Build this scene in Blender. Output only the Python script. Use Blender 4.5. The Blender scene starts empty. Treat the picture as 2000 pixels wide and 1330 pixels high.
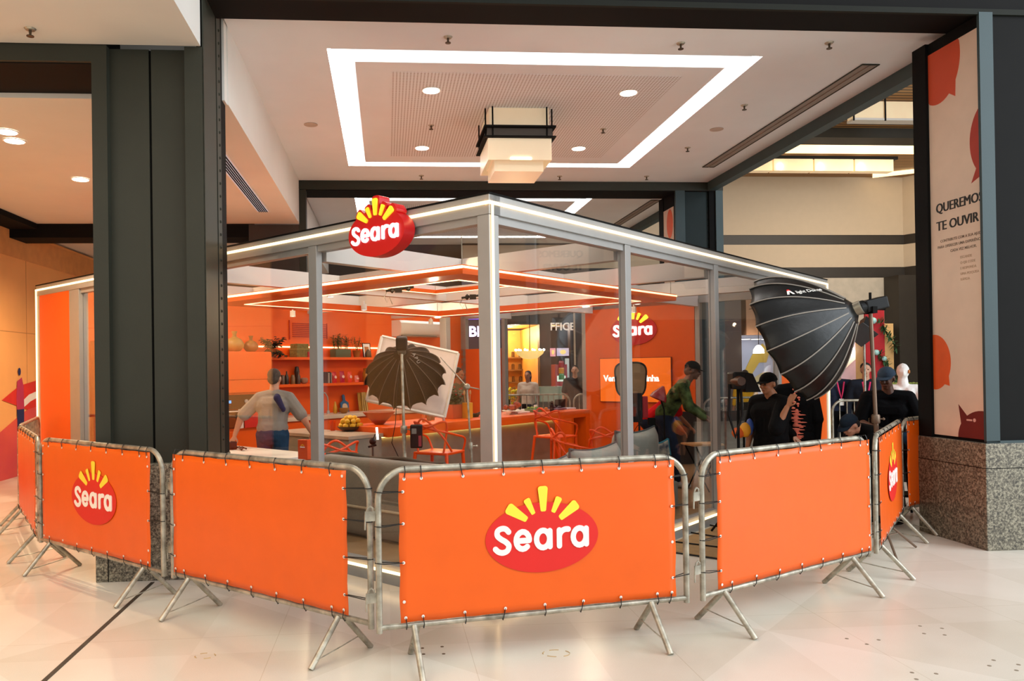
import bpy, bmesh, math, random
from mathutils import Matrix, Vector, Euler
sc = bpy.context.scene
C = sc.collection
PI = math.pi
rad = math.radians
random.seed(7)

# ------------------------------------------------------------------ camera
W, H = 2000, 1330
F_, CX, CY, PITCH, ROLL, YM, YB, EYE = 1517.7, 874.8, 712.0, .0058, -.0142, .0786, .8463, 1.70
_c, _s = math.cos(PITCH), math.sin(PITCH)
_f = Vector((0, _c, _s)); _u = Vector((0, -_s, _c)); _r = Vector((1, 0, 0))
RT = math.cos(ROLL) * _r + math.sin(ROLL) * _u
UP = -math.sin(ROLL) * _r + math.cos(ROLL) * _u
EYEP = Vector((0, 0, EYE))
cd = bpy.data.cameras.new('camera'); cam = bpy.data.objects.new('camera', cd); C.objects.link(cam)
R3 = Matrix((RT, UP, -_f)).transposed()
cam.matrix_world = Matrix.Translation(EYEP) @ R3.to_4x4()
cd.sensor_width = 36; cd.lens = F_ / W * 36
cd.shift_x = (W / 2 - CX) / W; cd.shift_y = (CY - H / 2) / W
cd.clip_start = .05; cd.clip_end = 200
sc.camera = cam

# ------------------------------------------------------------------ world, view, large lights
sc.view_settings.view_transform = 'Standard'; sc.view_settings.look = 'None'
sc.view_settings.gamma = 1; sc.view_settings.use_curve_mapping = False
sc.view_settings.exposure = 0.2
wd = bpy.data.worlds.new('world'); sc.world = wd; wd.use_nodes = True
bg = wd.node_tree.nodes['Background']; bg.inputs[0].default_value = (1.0, .98, .96, 1); bg.inputs[1].default_value = 0.6
sc.cycles.transparent_max_bounces = 24; sc.cycles.max_bounces = 8; sc.cycles.sample_clamp_indirect = 6
sc.cycles.caustics_reflective = False; sc.cycles.caustics_refractive = False

MALL = Matrix.Rotation(YM, 4, 'Z')
PORG = Vector((.3046, 5.4633, 0))
PAV = Matrix.Translation(PORG) @ Matrix.Rotation(YB, 4, 'Z')      # x runs along the right face, y along the left face
I4 = Matrix.Identity(4)
def T(x, y, z=0, rz=0): return Matrix.Translation((x, y, z)) @ Matrix.Rotation(rz, 4, 'Z')
def ray(px, py): return (RT * ((px - CX) / F_) - UP * ((py - CY) / F_) + _f)
def at(px, py, d):                       # the point seen at a pixel, d metres ahead
    r = ray(px, py); return EYEP + r * (d / r.y)
def on(px, py, frame, axis, c):          # the point seen at a pixel on the plane axis = c of a frame, in that frame
    inv = frame.inverted(); o = inv @ EYEP; r = inv.to_3x3() @ ray(px, py)
    t = (c - o[axis]) / r[axis]; return o + r * t

def area(name, loc, target, size, power, col, sy=None):
    l = bpy.data.lights.new(name, 'AREA'); l.energy = power; l.color = col; l.size = size
    if sy: l.shape = 'RECTANGLE'; l.size_y = sy
    o = bpy.data.objects.new(name, l); C.objects.link(o); o.location = loc
    o.rotation_euler = (Vector(target) - Vector(loc)).to_track_quat('-Z', 'Y').to_euler(); return o
def point(name, loc, power, col, r=.05, spot=None):
    r = min(r, .035)
    l = bpy.data.lights.new(name, 'SPOT' if spot else 'POINT'); l.energy = power; l.color = col; l.shadow_soft_size = r
    if spot: l.spot_size = spot; l.spot_blend = .6
    o = bpy.data.objects.new(name, l); C.objects.link(o); o.location = loc; return o
area('atrium_daylight', (12.5, 2, 5.0), (2.5, 7, 1.2), 8, 1200, (.84, .93, 1))
area('atrium_skylight', (6, -3, 9.5), (3, 6, 0), 7, 450, (.95, .98, 1))
area('entrance_fill', (-3.6, 2.6, 4.3), (-3.6, 3.2, 0), 4, 190, (1, .86, .66))  # added warm fill, one broad panel standing in for unseen near-bay downlights
area('bay_two_light', MALL @ Vector((1.7, 17, 4.7)), MALL @ Vector((1.7, 17, 0)), 3, 130, (1, .9, .8))
area('atrium_far_light', MALL @ Vector((12, 16, 5.9)), MALL @ Vector((12, 20, 2)), 4, 160, (1, .88, .72))


# ------------------------------------------------------------------ materials
def lin(c):
    if isinstance(c, str): c = tuple(int(c[i:i + 2], 16) / 255 for i in (0, 2, 4))
    return tuple(((x + .055) / 1.055) ** 2.4 if x > .04045 else x / 12.92 for x in c)
_m = {}
def mat(name, col, rough=.6, metal=0, var=.08, scale=6, bump=0, bscale=200, emit=0, spec=.5, col2=None, sheen=0):
    if name in _m: return _m[name]
    m = bpy.data.materials.new(name); m.use_nodes = True; nt = m.node_tree; N = nt.nodes; L = nt.links
    b = N['Principled BSDF']; c = lin(col)
    b.inputs['Roughness'].default_value = rough; b.inputs['Metallic'].default_value = metal
    b.inputs['Specular IOR Level'].default_value = spec
    tc = N.new('ShaderNodeTexCoord')
    n = N.new('ShaderNodeTexNoise'); n.inputs['Scale'].default_value = scale; n.inputs['Detail'].default_value = 4
    L.new(tc.outputs['Object'], n.inputs['Vector'])
    r = N.new('ShaderNodeValToRGB'); L.new(n.outputs['Fac'], r.inputs[0])
    c2 = lin(col2) if col2 else None
    r.color_ramp.elements[0].position = .3; r.color_ramp.elements[1].position = .7
    r.color_ramp.elements[0].color = (*[x * (1 - var) for x in c], 1)
    r.color_ramp.elements[1].color = (*(c2 if c2 else [min(1, x * (1 + var)) for x in c]), 1)
    L.new(r.outputs[0], b.inputs['Base Color'])
    if bump:
        n2 = N.new('ShaderNodeTexNoise'); n2.inputs['Scale'].default_value = bscale; n2.inputs['Detail'].default_value = 3
        L.new(tc.outputs['Object'], n2.inputs['Vector'])
        bp = N.new('ShaderNodeBump'); bp.inputs['Strength'].default_value = bump; bp.inputs['Distance'].default_value = .01
        L.new(n2.outputs['Fac'], bp.inputs['Height']); L.new(bp.outputs[0], b.inputs['Normal'])
    if emit:
        b.inputs['Emission Color'].default_value = (*c, 1); b.inputs['Emission Strength'].default_value = emit
    if sheen: b.inputs['Sheen Weight'].default_value = sheen
    _m[name] = m; return m
def glassmat(name, tint=(1, 1, 1), gain=1.0):
    if name in _m: return _m[name]
    m = bpy.data.materials.new(name); m.use_nodes = True; nt = m.node_tree; N = nt.nodes; L = nt.links
    for x in list(N): N.remove(x)
    o = N.new('ShaderNodeOutputMaterial'); mx = N.new('ShaderNodeMixShader'); t = N.new('ShaderNodeBsdfTransparent')
    g = N.new('ShaderNodeBsdfGlossy'); f = N.new('ShaderNodeLayerWeight'); f.inputs[0].default_value = .5
    pw = N.new('ShaderNodeMath'); pw.operation = 'POWER'; pw.inputs[1].default_value = 3; mu = N.new('ShaderNodeMath'); mu.operation = 'MULTIPLY_ADD'
    t.inputs[0].default_value = (*tint, 1); g.inputs['Roughness'].default_value = .0; mu.inputs[1].default_value = .8 * gain; mu.inputs[2].default_value = .008 * gain
    L.new(f.outputs['Facing'], pw.inputs[0]); L.new(pw.outputs[0], mu.inputs[0]); L.new(mu.outputs[0], mx.inputs[0]); L.new(t.outputs[0], mx.inputs[1]); L.new(g.outputs[0], mx.inputs[2]); L.new(mx.outputs[0], o.inputs[0])
    _m[name] = m; return m
def clearmat(name, col, alpha):          # thin translucent cloth or plastic
    m = mat(name, col, .7); b = m.node_tree.nodes['Principled BSDF']; b.inputs['Alpha'].default_value = alpha; return m

# ------------------------------------------------------------------ mesh builder
class MB:
    def __init__(s): s.bm = bmesh.new()
    def _add(s, verts, faces, M=None):
        vs = [s.bm.verts.new((M @ Vector(v)) if M else Vector(v)) for v in verts]
        for f in faces:
            try: s.bm.faces.new([vs[i] for i in f])
            except ValueError: pass
        return vs
    def box(s, lo, hi, M=None, bev=0):
        x0, y0, z0 = lo; x1, y1, z1 = hi
        V = [(x, y, z) for x in (x0, x1) for y in (y0, y1) for z in (z0, z1)]
        Fs = [(0, 1, 3, 2), (4, 6, 7, 5), (0, 4, 5, 1), (2, 3, 7, 6), (0, 2, 6, 4), (1, 5, 7, 3)]
        if not bev: s._add(V, Fs, M); return s
        b = bmesh.new(); vs = [b.verts.new(v) for v in V]
        for f in Fs: b.faces.new([vs[i] for i in f])
        bmesh.ops.bevel(b, geom=b.edges[:], offset=bev, segments=3, profile=.5, affect='EDGES')
        b.verts.ensure_lookup_table(); b.verts.index_update()
        s._add([v.co.copy() for v in b.verts], [[v.index for v in f.verts] for f in b.faces], M); b.free(); return s
    def tube(s, pts, r, n=8, closed=False, cap=True, M=None):
        pts = [Vector(p) for p in pts]; k = len(pts); rs = r if isinstance(r, (list, tuple)) else [r] * k
        V = []; up = None
        for i, p in enumerate(pts):
            a = pts[(i - 1) % k] if (i or closed) else p; b = pts[(i + 1) % k] if (i < k - 1 or closed) else p
            t = (b - a).normalized() if (b - a).length > 1e-9 else Vector((0, 0, 1))
            if up is None: up = Vector((0, 0, 1)) if abs(t.z) < .9 else Vector((1, 0, 0))
            u = (up - t * up.dot(t)).normalized(); v = t.cross(u); up = u
            sc_ = 1
            if 0 < i < k - 1 or closed:
                d = (p - a).normalized().dot(t); sc_ = min(1.6, 1 / max(.5, d))
            for j in range(n):
                q = 2 * PI * j / n; V.append(p + (u * math.cos(q) + v * math.sin(q)) * rs[i] * (sc_ if sc_ < 1.3 else 1.15))
        Fs = []
        for i in range(k if closed else k - 1):
            for j in range(n): Fs.append((i * n + j, i * n + (j + 1) % n, ((i + 1) % k) * n + (j + 1) % n, ((i + 1) % k) * n + j))
        if cap and not closed: Fs += [tuple(range(n))[::-1], tuple((k - 1) * n + j for j in range(n))]
        s._add(V, Fs, M); return s
    def lathe(s, prof, n=20, M=None):        # prof: (radius, z) pairs
        V = []; 
        for r, z in prof:
            for j in range(n): q = 2 * PI * j / n; V.append((r * math.cos(q), r * math.sin(q), z))
        Fs = [(i * n + j, i * n + (j + 1) % n, (i + 1) * n + (j + 1) % n, (i + 1) * n + j) for i in range(len(prof) - 1) for j in range(n)]
        if prof[0][0] > 1e-6: Fs.append(tuple(range(n))[::-1])
        if prof[-1][0] > 1e-6: Fs.append(tuple((len(prof) - 1) * n + j for j in range(n)))
        s._add(V, Fs, M); return s
    def prism(s, poly, t0, t1, M=None, axis=1):   # 2-D outline (x, z) given a thickness along y
        n = len(poly); V = [(x, t0, z) for x, z in poly] + [(x, t1, z) for x, z in poly]
        s._add(V, [tuple(range(n)), tuple(range(n, 2 * n))[::-1]] + [(i, (i + 1) % n, n + (i + 1) % n, n + i) for i in range(n)], M); return s
    def ball(s, c, r, sub=2, M=None):
        r = r if isinstance(r, (tuple, list)) else (r, r, r)
        b = bmesh.new(); bmesh.ops.create_icosphere(b, subdivisions=sub, radius=1); b.verts.ensure_lookup_table(); b.verts.index_update()
        s._add([Vector((c[0] + v.co.x * r[0], c[1] + v.co.y * r[1], c[2] + v.co.z * r[2])) for v in b.verts], [[v.index for v in f.verts] for f in b.faces], M); b.free(); return s
    def cap(s, p, q, r1, r2=None):           # tapered capsule
        r2 = r1 if r2 is None else r2; p = Vector(p); q = Vector(q)
        s.ball(p, r1, 2); s.ball(q, r2, 2); s.tube([p, q], [r1, r2], 10); return s
    def quad(s, a, b, c, d, M=None): s._add([a, b, c, d], [(0, 1, 2, 3)], M); return s
    def mesh(s, name, m=None, smooth=None):
        me = bpy.data.meshes.new(name); bmesh.ops.recalc_face_normals(s.bm, faces=s.bm.faces[:]); s.bm.to_mesh(me); s.bm.free()
        if m: me.materials.append(m)
        if smooth:
            me.polygons.foreach_set('use_smooth', [True] * len(me.polygons))
            try: me.set_sharp_from_angle(angle=rad(smooth))
            except Exception: pass
        return me
    def build(s, name, m, parent=None, M=None, smooth=None):
        o = bpy.data.objects.new(name, s.mesh(name, m, smooth)); C.objects.link(o)
        if parent: o.parent = parent
        if M is not None: o.matrix_basis = M
        return o

def thing(name, label, cat, M, group=None):
    o = bpy.data.objects.new(name, None); C.objects.link(o); o.matrix_basis = M; o.empty_display_size = .1
    o['label'] = label; o['category'] = cat
    if group: o['group'] = group
    return o
def tag(o, label, cat, group=None, kind=None):
    o['label'] = label; o['category'] = cat
    if group: o['group'] = group
    if kind: o['kind'] = kind
    return o
def struct(o): o['kind'] = 'structure'; return o
def copy_tree(o, M, label=None, group=None):
    def rec(x, par):
        c = x.copy(); C.objects.link(c)
        if par: c.parent = par
        for ch in kids.get(x.name, []): rec(ch, c)
        return c
    kids = {}
    for x in list(C.objects):
        if x.parent: kids.setdefault(x.parent.name, []).append(x)
    r = rec(o, None); r.matrix_basis = M
    if label: r['label'] = label
    if group: r['group'] = group
    return r
def ribbon(pts, w, n=10):                # outline polygons of a round-ended stroke
    out = []
    for i in range(len(pts) - 1):
        a, b = Vector(pts[i]), Vector(pts[i + 1]); d = (b - a).normalized(); q = Vector((-d.y, d.x)) * w / 2
        out.append([tuple(a + q), tuple(a - q), tuple(b - q), tuple(b + q)])
    for p in pts: out.append([(p[0] + w / 2 * math.cos(2 * PI * k / (n * 2)), p[1] + w / 2 * math.sin(2 * PI * k / (n * 2))) for k in range(n * 2)])
    return out
def smoothline(pts, k=4):
    P = [Vector(p) for p in pts]; out = []
    for i in range(len(P) - 1):
        p0 = P[max(i - 1, 0)]; p1 = P[i]; p2 = P[i + 1]; p3 = P[min(i + 2, len(P) - 1)]
        for j in range(k):
            t = j / k; out.append(tuple(.5 * ((2 * p1) + (p2 - p0) * t + (2 * p0 - 5 * p1 + 4 * p2 - p3) * t * t + (3 * p1 - p0 - 3 * p2 + p3) * t ** 3)))
    out.append(tuple(P[-1])); return out
def arc(cx, cy, rx, ry, a0, a1, n=14): return [(cx + rx * math.cos(rad(a0 + (a1 - a0) * i / n)), cy + ry * math.sin(rad(a0 + (a1 - a0) * i / n))) for i in range(n + 1)]
def text(s, size, m, parent, M, name='lettering', bold=0, th=.002, align='LEFT', sx=1, spacing=1, clip=None, dup=0):
    cu = bpy.data.curves.new(name, 'FONT'); cu.body = s; cu.size = size; cu.offset = bold * size; cu.extrude = th; cu.align_x = align; cu.resolution_u = 3; cu.space_character = spacing
    o = bpy.data.objects.new(name, cu); C.objects.link(o)
    dg = bpy.context.evaluated_depsgraph_get(); dg.update()
    me = bpy.data.meshes.new_from_object(o.evaluated_get(dg)); C.objects.unlink(o); bpy.data.objects.remove(o)
    me.materials.clear(); me.materials.append(m); me.transform(Matrix.Rotation(PI / 2, 4, 'X') @ Matrix.Diagonal((sx, 1, 1, 1)))
    if dup:
        bb = bmesh.new(); bb.from_mesh(me)
        for k in (1, 2):
            m2 = me.copy(); m2.transform(Matrix.Translation((dup * k, .0002 * k, 0))); bb.from_mesh(m2); bpy.data.meshes.remove(m2)
        bb.to_mesh(me); bb.free()
    if clip:
        bb = bmesh.new(); bb.from_mesh(me); bmesh.ops.bisect_plane(bb, geom=bb.verts[:] + bb.edges[:] + bb.faces[:], plane_co=(clip, 0, 0), plane_no=(1, 0, 0), clear_outer=True); bb.to_mesh(me); bb.free()
    x = bpy.data.objects.new(name, me); C.objects.link(x)
    if parent: x.parent = parent
    x.matrix_basis = M; return x       # lies in the xz plane, read from -y
# the red oval sign with sun rays: all in the xz plane, read from -y, half width 1
LW = .093
def logo_strokes():
    S = smoothline([(-.60, .125), (-.65, .175), (-.72, .185), (-.79, .15), (-.795, .075), (-.735, .015), (-.655, -.035), (-.60, -.10), (-.625, -.18), (-.705, -.21), (-.78, -.19), (-.83, -.145)])
    e = [(-.47, -.035), (-.245, -.035)] + arc(-.357, -.03, .116, .142, 8, 312)
    def a(cx): return [arc(cx, -.03, .116, .142, 0, 360, 20), [(cx + .122, .10), (cx + .122, -.162)]]
    r = [[(.29, .10), (.29, -.162)], [(.29, .02)] + arc(.42, .0, .125, .11, 165, 75, 6)]
    return [S, e] + a(.0) + r + a(.655)
RAYS = [(-.575, .50, -.30, .32, .19, .10), (-.27, .62, -.165, .41, .12, .075), (.01, .80, .015, .455, .175, .10), (.29, .62, .195, .42, .12, .08), (.585, .50, .33, .31, .18, .10)]
def raypoly(x0, z0, x1, z1, w0, w1, g=0):
    a = Vector((x0, z0)); b = Vector((x1, z1)); d = (b - a).normalized(); q = Vector((-d.y, d.x)); a = a - d * g; b = b + d * g; w0 += 2 * g; w1 += 2 * g
    out = []
    for c, w, sgn in ((a, w0, -1), (b, w1, 1)):
        rr = w * .28; cc = [(c + q * (w / 2 - rr) * -sgn), (c + q * (w / 2 - rr) * sgn)]
        base = math.atan2(d.y, d.x) if sgn > 0 else math.atan2(-d.y, -d.x)
        for i, k in enumerate(cc):
            for j in range(5):
                an = base + (-PI / 2 + PI / 2 * j / 4 if i == 0 else PI / 2 * j / 4); out.append((k.x + rr * math.cos(an), k.y + rr * math.sin(an)))
    return out
def logo(parent, M, size, m_red, m_yel, m_wht, th=.001, sy=.58):
    k = size
    def sp(poly): return [(x * k, z * k) for x, z in poly]
    b = MB(); b.prism(sp([(math.cos(2 * PI * i / 64), sy * math.sin(2 * PI * i / 64)) for i in range(64)]), 0, -th); b.build('logo_oval', m_red, parent, M)
    b = MB()
    for r in RAYS: b.prism(sp(raypoly(*r)), -th, -2 * th)
    b.build('logo_rays', m_yel, parent, M)
    b = MB(); i = 0
    for st in logo_strokes():
        for p in ribbon(st, LW): i += 1; b.prism(sp(p), -th, -2 * th - 2.2e-5 * i)
    b.build('logo_wordmark', m_wht, parent, M)

# ------------------------------------------------------------------ palette
M_ceil = mat('ceiling_plaster', 'dee2e6', .8, var=.02, scale=2)
M_soff = mat('soffit_plaster', 'd9d6cf', .8, var=.02, scale=2)
M_steel = mat('painted_steel', '2c2d24', .55, var=.06, scale=3, bump=.05, bscale=90, spec=.3)
M_dark = mat('dark_steel', '0b0a09', .75, var=.1, spec=.15)
M_black = mat('black_plastic', '070708', .5, var=.1, spec=.25)
M_alu = mat('aluminium', 'a3a29f', .42, .3, var=.03)
M_galv = mat('galvanised_steel', '8d8778', .42, .55, var=.22, scale=14, bump=.12, bscale=60, col2='c2bcab')
M_orange = mat('orange_laminate', 'ea5c02', .42, var=.03, scale=2)
M_orangeP = mat('orange_plastic', 'ea4a06', .3, var=.03)
M_banner = mat('orange_vinyl', 'e65c08', .38, var=.03, scale=5, bump=.10, bscale=9, spec=.45)
M_red = mat('logo_red', 'd8180f', .5, var=.02)
M_yel = mat('logo_yellow', 'f4de3a', .5, var=.02)
M_wht = mat('logo_white', 'f2efe8', .5, var=.02)
M_led = mat('warm_led', 'ffd9a0', .5, var=0, emit=2.6)
M_ledo = mat('orange_led', 'ffa040', .5, var=0, emit=9)
M_lamp = mat('lamp_white', 'fff6e6', .5, var=0, emit=9)
M_glass = glassmat('clear_glass', (.985, .992, .988), 1.25)
M_concrete = mat('brushed_concrete', '8f8778', .6, var=.16, scale=4, bump=.15, bscale=30)
M_white = mat('white_plastic', 'e8e2d8', .45, var=.02)
M_wood = mat('pale_wood', 'b98a58', .5, var=.18, scale=12)

def granite(name, col):
    if name in _m: return _m[name]
    m = bpy.data.materials.new(name); m.use_nodes = True; nt = m.node_tree; N = nt.nodes; L = nt.links; b = N['Principled BSDF']
    tc = N.new('ShaderNodeTexCoord'); v = N.new('ShaderNodeTexNoise'); v.inputs['Scale'].default_value = 55; v.inputs['Detail'].default_value = 6; v.inputs['Roughness'].default_value = .75
    r = N.new('ShaderNodeValToRGB'); e = r.color_ramp.elements; e[0].position = .36; e[0].color = (*lin('1c1914'), 1); e[1].position = .62; e[1].color = (*lin(col), 1)
    k = e.new(.48); k.color = (*lin('5c5648'), 1)
    L.new(tc.outputs['Object'], v.inputs['Vector']); L.new(v.outputs['Fac'], r.inputs[0]); L.new(r.outputs[0], b.inputs['Base Color']); b.inputs['Roughness'].default_value = .45
    _m[name] = m; return m
M_gran = granite('granite', '9d9783')

def floormat():
    m = bpy.data.materials.new('terrazzo'); m.use_nodes = True; nt = m.node_tree; N = nt.nodes; L = nt.links; b = N['Principled BSDF']
    tc = N.new('ShaderNodeTexCoord'); mp = N.new('ShaderNodeMapping'); mp.inputs['Rotation'].default_value = (0, 0, -YM)
    L.new(tc.outputs['Object'], mp.inputs[0])
    def math_(op, a, bb=None, cc=None):
        n = N.new('ShaderNodeMath'); n.operation = op
        for i, x in enumerate((a, bb, cc)):
            if x is None: continue
            if isinstance(x, (int, float)): n.inputs[i].default_value = x
            else: L.new(x, n.inputs[i])
        return n.outputs[0]
    sp = N.new('ShaderNodeSeparateXYZ'); L.new(mp.outputs[0], sp.inputs[0])
    # thin joints every 1.2 m
    def joint(v, off, step, w): 
        f = math_('FRACT', math_('DIVIDE', math_('ADD', v, off), step)); return math_('LESS_THAN', math_('ABSOLUTE', math_('SUBTRACT', f, .5)), w / step)
    j = math_('MAXIMUM', joint(sp.outputs[0], 1.92 + .6, 1.2, .0025), joint(sp.outputs[1], .3, 1.2, .0025))
    # large tonal diamonds
    mp2 = N.new('ShaderNodeMapping'); mp2.inputs['Rotation'].default_value = (0, 0, -YM + rad(45)); L.new(tc.outputs['Object'], mp2.inputs[0])
    ck = N.new('ShaderNodeTexChecker'); ck.inputs['Scale'].default_value = .59; L.new(mp2.outputs[0], ck.inputs['Vector'])
    ck2 = N.new('ShaderNodeTexChecker'); ck2.inputs['Scale'].default_value = .833; L.new(mp.outputs[0], ck2.inputs['Vector'])
    n1 = N.new('ShaderNodeTexNoise'); n1.inputs['Scale'].default_value = 260; n1.inputs['Detail'].default_value = 2; L.new(tc.outputs['Object'], n1.inputs['Vector'])
    n2 = N.new('ShaderNodeTexNoise'); n2.inputs['Scale'].default_value = 1.3; n2.inputs['Detail'].default_value = 6; L.new(tc.outputs['Object'], n2.inputs['Vector'])
    val = math_('ADD', math_('MULTIPLY', ck.outputs['Fac'], .05), math_('MULTIPLY', ck2.outputs['Fac'], .035))
    val = math_('ADD', val, math_('MULTIPLY', n1.outputs['Fac'], .16)); val = math_('ADD', val, math_('MULTIPLY', n2.outputs['Fac'], .16))
    val = math_('SUBTRACT', val, math_('MULTIPLY', j, .10))
    r = N.new('ShaderNodeValToRGB'); e = r.color_ramp.elements; e[0].position = 0; e[0].color = (*lin('b5aa94'), 1); e[1].position = .34; e[1].color = (*lin('e8e5da'), 1)
    L.new(val, r.inputs[0]); L.new(r.outputs[0], b.inputs['Base Color'])
    b.inputs['Roughness'].default_value = .23; b.inputs['Specular IOR Level'].default_value = .42
    return m
M_floor = floormat()

def perfmat():
    m = bpy.data.materials.new('perforated_plaster'); m.use_nodes = True; nt = m.node_tree; N = nt.nodes; L = nt.links; b = N['Principled BSDF']
    tc = N.new('ShaderNodeTexCoord'); v = N.new('ShaderNodeTexVoronoi'); v.inputs['Scale'].default_value = 26; v.inputs['Randomness'].default_value = 0; v.voronoi_dimensions = '2D'
    mp = N.new('ShaderNodeMapping'); L.new(tc.outputs['Object'], mp.inputs[0]); L.new(mp.outputs[0], v.inputs['Vector'])
    r = N.new('ShaderNodeValToRGB'); r.color_ramp.elements[0].position = .22; r.color_ramp.elements[0].color = (*lin('8f8178'), 1); r.color_ramp.elements[1].position = .28; r.color_ramp.elements[1].color = (*lin('dee2e6'), 1)
    L.new(v.outputs['Distance'], r.inputs[0]); L.new(r.outputs[0], b.inputs['Base Color']); b.inputs['Roughness'].default_value = .8
    return m
M_perf = perfmat()
def woodslat():
    m = bpy.data.materials.new('slatted_wood'); m.use_nodes = True; nt = m.node_tree; N = nt.nodes; L = nt.links; b = N['Principled BSDF']
    tc = N.new('ShaderNodeTexCoord'); w = N.new('ShaderNodeTexWave'); w.bands_direction = 'Y'; w.inputs['Scale'].default_value = 2.2; w.inputs['Distortion'].default_value = 0
    L.new(tc.outputs['Object'], w.inputs['Vector']); r = N.new('ShaderNodeValToRGB'); r.color_ramp.elements[0].position = .25; r.color_ramp.elements[0].color = (*lin('4a2f18'), 1); r.color_ramp.elements[1].position = .5; r.color_ramp.elements[1].color = (*lin('a87c48'), 1)
    L.new(w.outputs['Fac'], r.inputs[0]); L.new(r.outputs[0], b.inputs['Base Color']); b.inputs['Roughness'].default_value = .5
    return m
M_slat = woodslat()

def S(name, mb, m, M=MALL, **k):
    return struct(mb.build(name, m, None, M, **k))

# ------------------------------------------------------------------ floor
b = MB(); b.box((-14, -4, -.2), (24, 34, 0)); S('floor', b, M_floor, I4)
b = MB(); b.box((-1.935, -3, 0), (-1.905, 6.5, .003)); S('trim_1', b, mat('groove_dark', '3a3024', .8, var=.3, scale=8))

# ------------------------------------------------------------------ ceilings of the two bays, with a recessed light cove
def ceiling(name, y0, y1, off, last):
    z = 4.95; X0, X1 = -1.45, 5.72; cx0, cx1, cy0, cy1 = -.56, 4.0, 7.89 + off, 12.41 + off; ix0, ix1, iy0, iy1 = -.29, 3.73, 8.21 + off, 12.18 + off; t = 5.25
    b = MB(); b.box((X0, y0, z), (cx0, y1, t + .05)); b.box((cx1, y0, z), (X1, y1, t + .05)); b.box((cx0, y0, z), (cx1, cy0, t + .05)); b.box((cx0, cy1, z), (cx1, y1, t + .05))
    b.box((cx0, cy0, t - .08), (cx1, cy1, t + .05)); b.box((ix0, iy0, z), (ix1, iy1, t - .081)); S(name, b, M_ceil)
    led = mat('cove_led', 'fffaf2', .5, var=0, emit=12)
    for i, (a, c) in enumerate((((cx0 + .004, cy0 + .02, z + .03), (cx0 + .03, cy1 - .02, z + .07)), ((cx1 - .03, cy0 + .02, z + .03), (cx1 - .004, cy1 - .02, z + .07)), ((cx0 + .05, cy0 + .004, z + .03), (cx1 - .05, cy0 + .03, z + .07)), ((cx0 + .05, cy1 - .03, z + .03), (cx1 - .05, cy1 - .004, z + .07)))):
        b = MB(); b.box(a, c); o = b.build('cove_light_strip', led, None, MALL)
        tag(o, ['long light strip in the ceiling cove on the column side', 'long light strip in the ceiling cove on the atrium side', 'light strip along the near edge of the ceiling cove', 'light strip along the far edge of the ceiling cove'][i] + (' of the front bay' if not last else ' of the bay behind'), 'light strip')
    b = MB(); b.box((.09, 8.47 + off, z - .004), (3.35, 11.81 + off, z - .0005)); S('trim_%d' % (3 if last else 2), b, M_perf)
ceiling('ceiling_front', 7.05, 13.38, 0, 0)
ceiling('ceiling_back', 14.0, 20.2, 6.75, 1)
# lower soffits on the left side
b = MB(); b.box((-6.5, 7.3, 4.21), (-1.46, 13.38, 5.3)); b.box((-1.46, 7.42, 4.21), (-1.449, 13.35, 4.96)); S('ceiling_left', b, M_soff)
b = MB(); b.box((-6.5, 14.0, 4.21), (-1.46, 20.2, 5.3)); S('ceiling_left_back', b, M_soff)
b = MB(); b.box((-9.5, 1.5, 4.4), (-1.5, 6.55, 5.6)); S('ceiling_near', b, M_soff)
# ------------------------------------------------------------------ steel frames
b = MB(); b.box((-1.48, 6.62, 4.86), (9.5, 7.06, 5.6)); S('beam_front', b, M_dark)
b = MB(); b.box((-1.48, 6.585, 4.83), (9.5, 6.62, 4.88)); b.box((-1.48, 6.585, 5.5), (9.5, 6.64, 5.6)); S('trim_4', b, mat('beam_green_black', '14160f', .7, spec=.2))
b = MB(); b.box((-9.5, 6.56, 4.262), (-2.38, 6.6, 4.4)); S('beam_left', b, M_steel)
b = MB(); b.box((-9.5, 6.6, 4.255), (-2.39, 7.3, 5.3)); S('trim_5', b, M_dark)
b = MB(); b.box((-1.45, 13.36, 4.80), (6.0, 13.40, 4.945)); b.box((-1.45,13.37,4.945),(6.0,13.42,5.5)); S('beam_back', b, M_steel)
b = MB(); b.box((-1.45, 13.40, 4.79), (6.0, 13.99, 5.5)); S('trim_6', b, M_dark)
b = MB(); b.box((-6.5, 13.385, 3.98), (-2.3, 13.98, 5.5)); S('trim_7', b, M_dark)
b = MB(); b.box((5.722, 7.06, 4.80), (5.87, 13.36, 5.5)); S('beam_right', b, mat('daylit_steel_blue', '3b4c4e', .6, var=.06, scale=3))  # teal cast of the atrium daylight put into the steel colour
b = MB(); b.box((5.722, 13.99, 4.80), (5.87, 20.2, 5.5)); S('beam_right_back', b, mat('daylit_steel_blue', '5d6663', .45))
b = MB(); b.box((-6.25, 7.3, 4.12), (-5.75, 13.385, 4.208)); S('trim_8', b, M_dark)

def rivets(b, x, y, z0, z1, step, side):
    z = z0
    while z < z1:
        b.lathe([(.014, 0), (.013, .006), (.007, .011), (0, .012)], 8, Matrix.Translation((x, y, z)) @ Matrix.Rotation(side, 4, 'Y')); z += step
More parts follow.
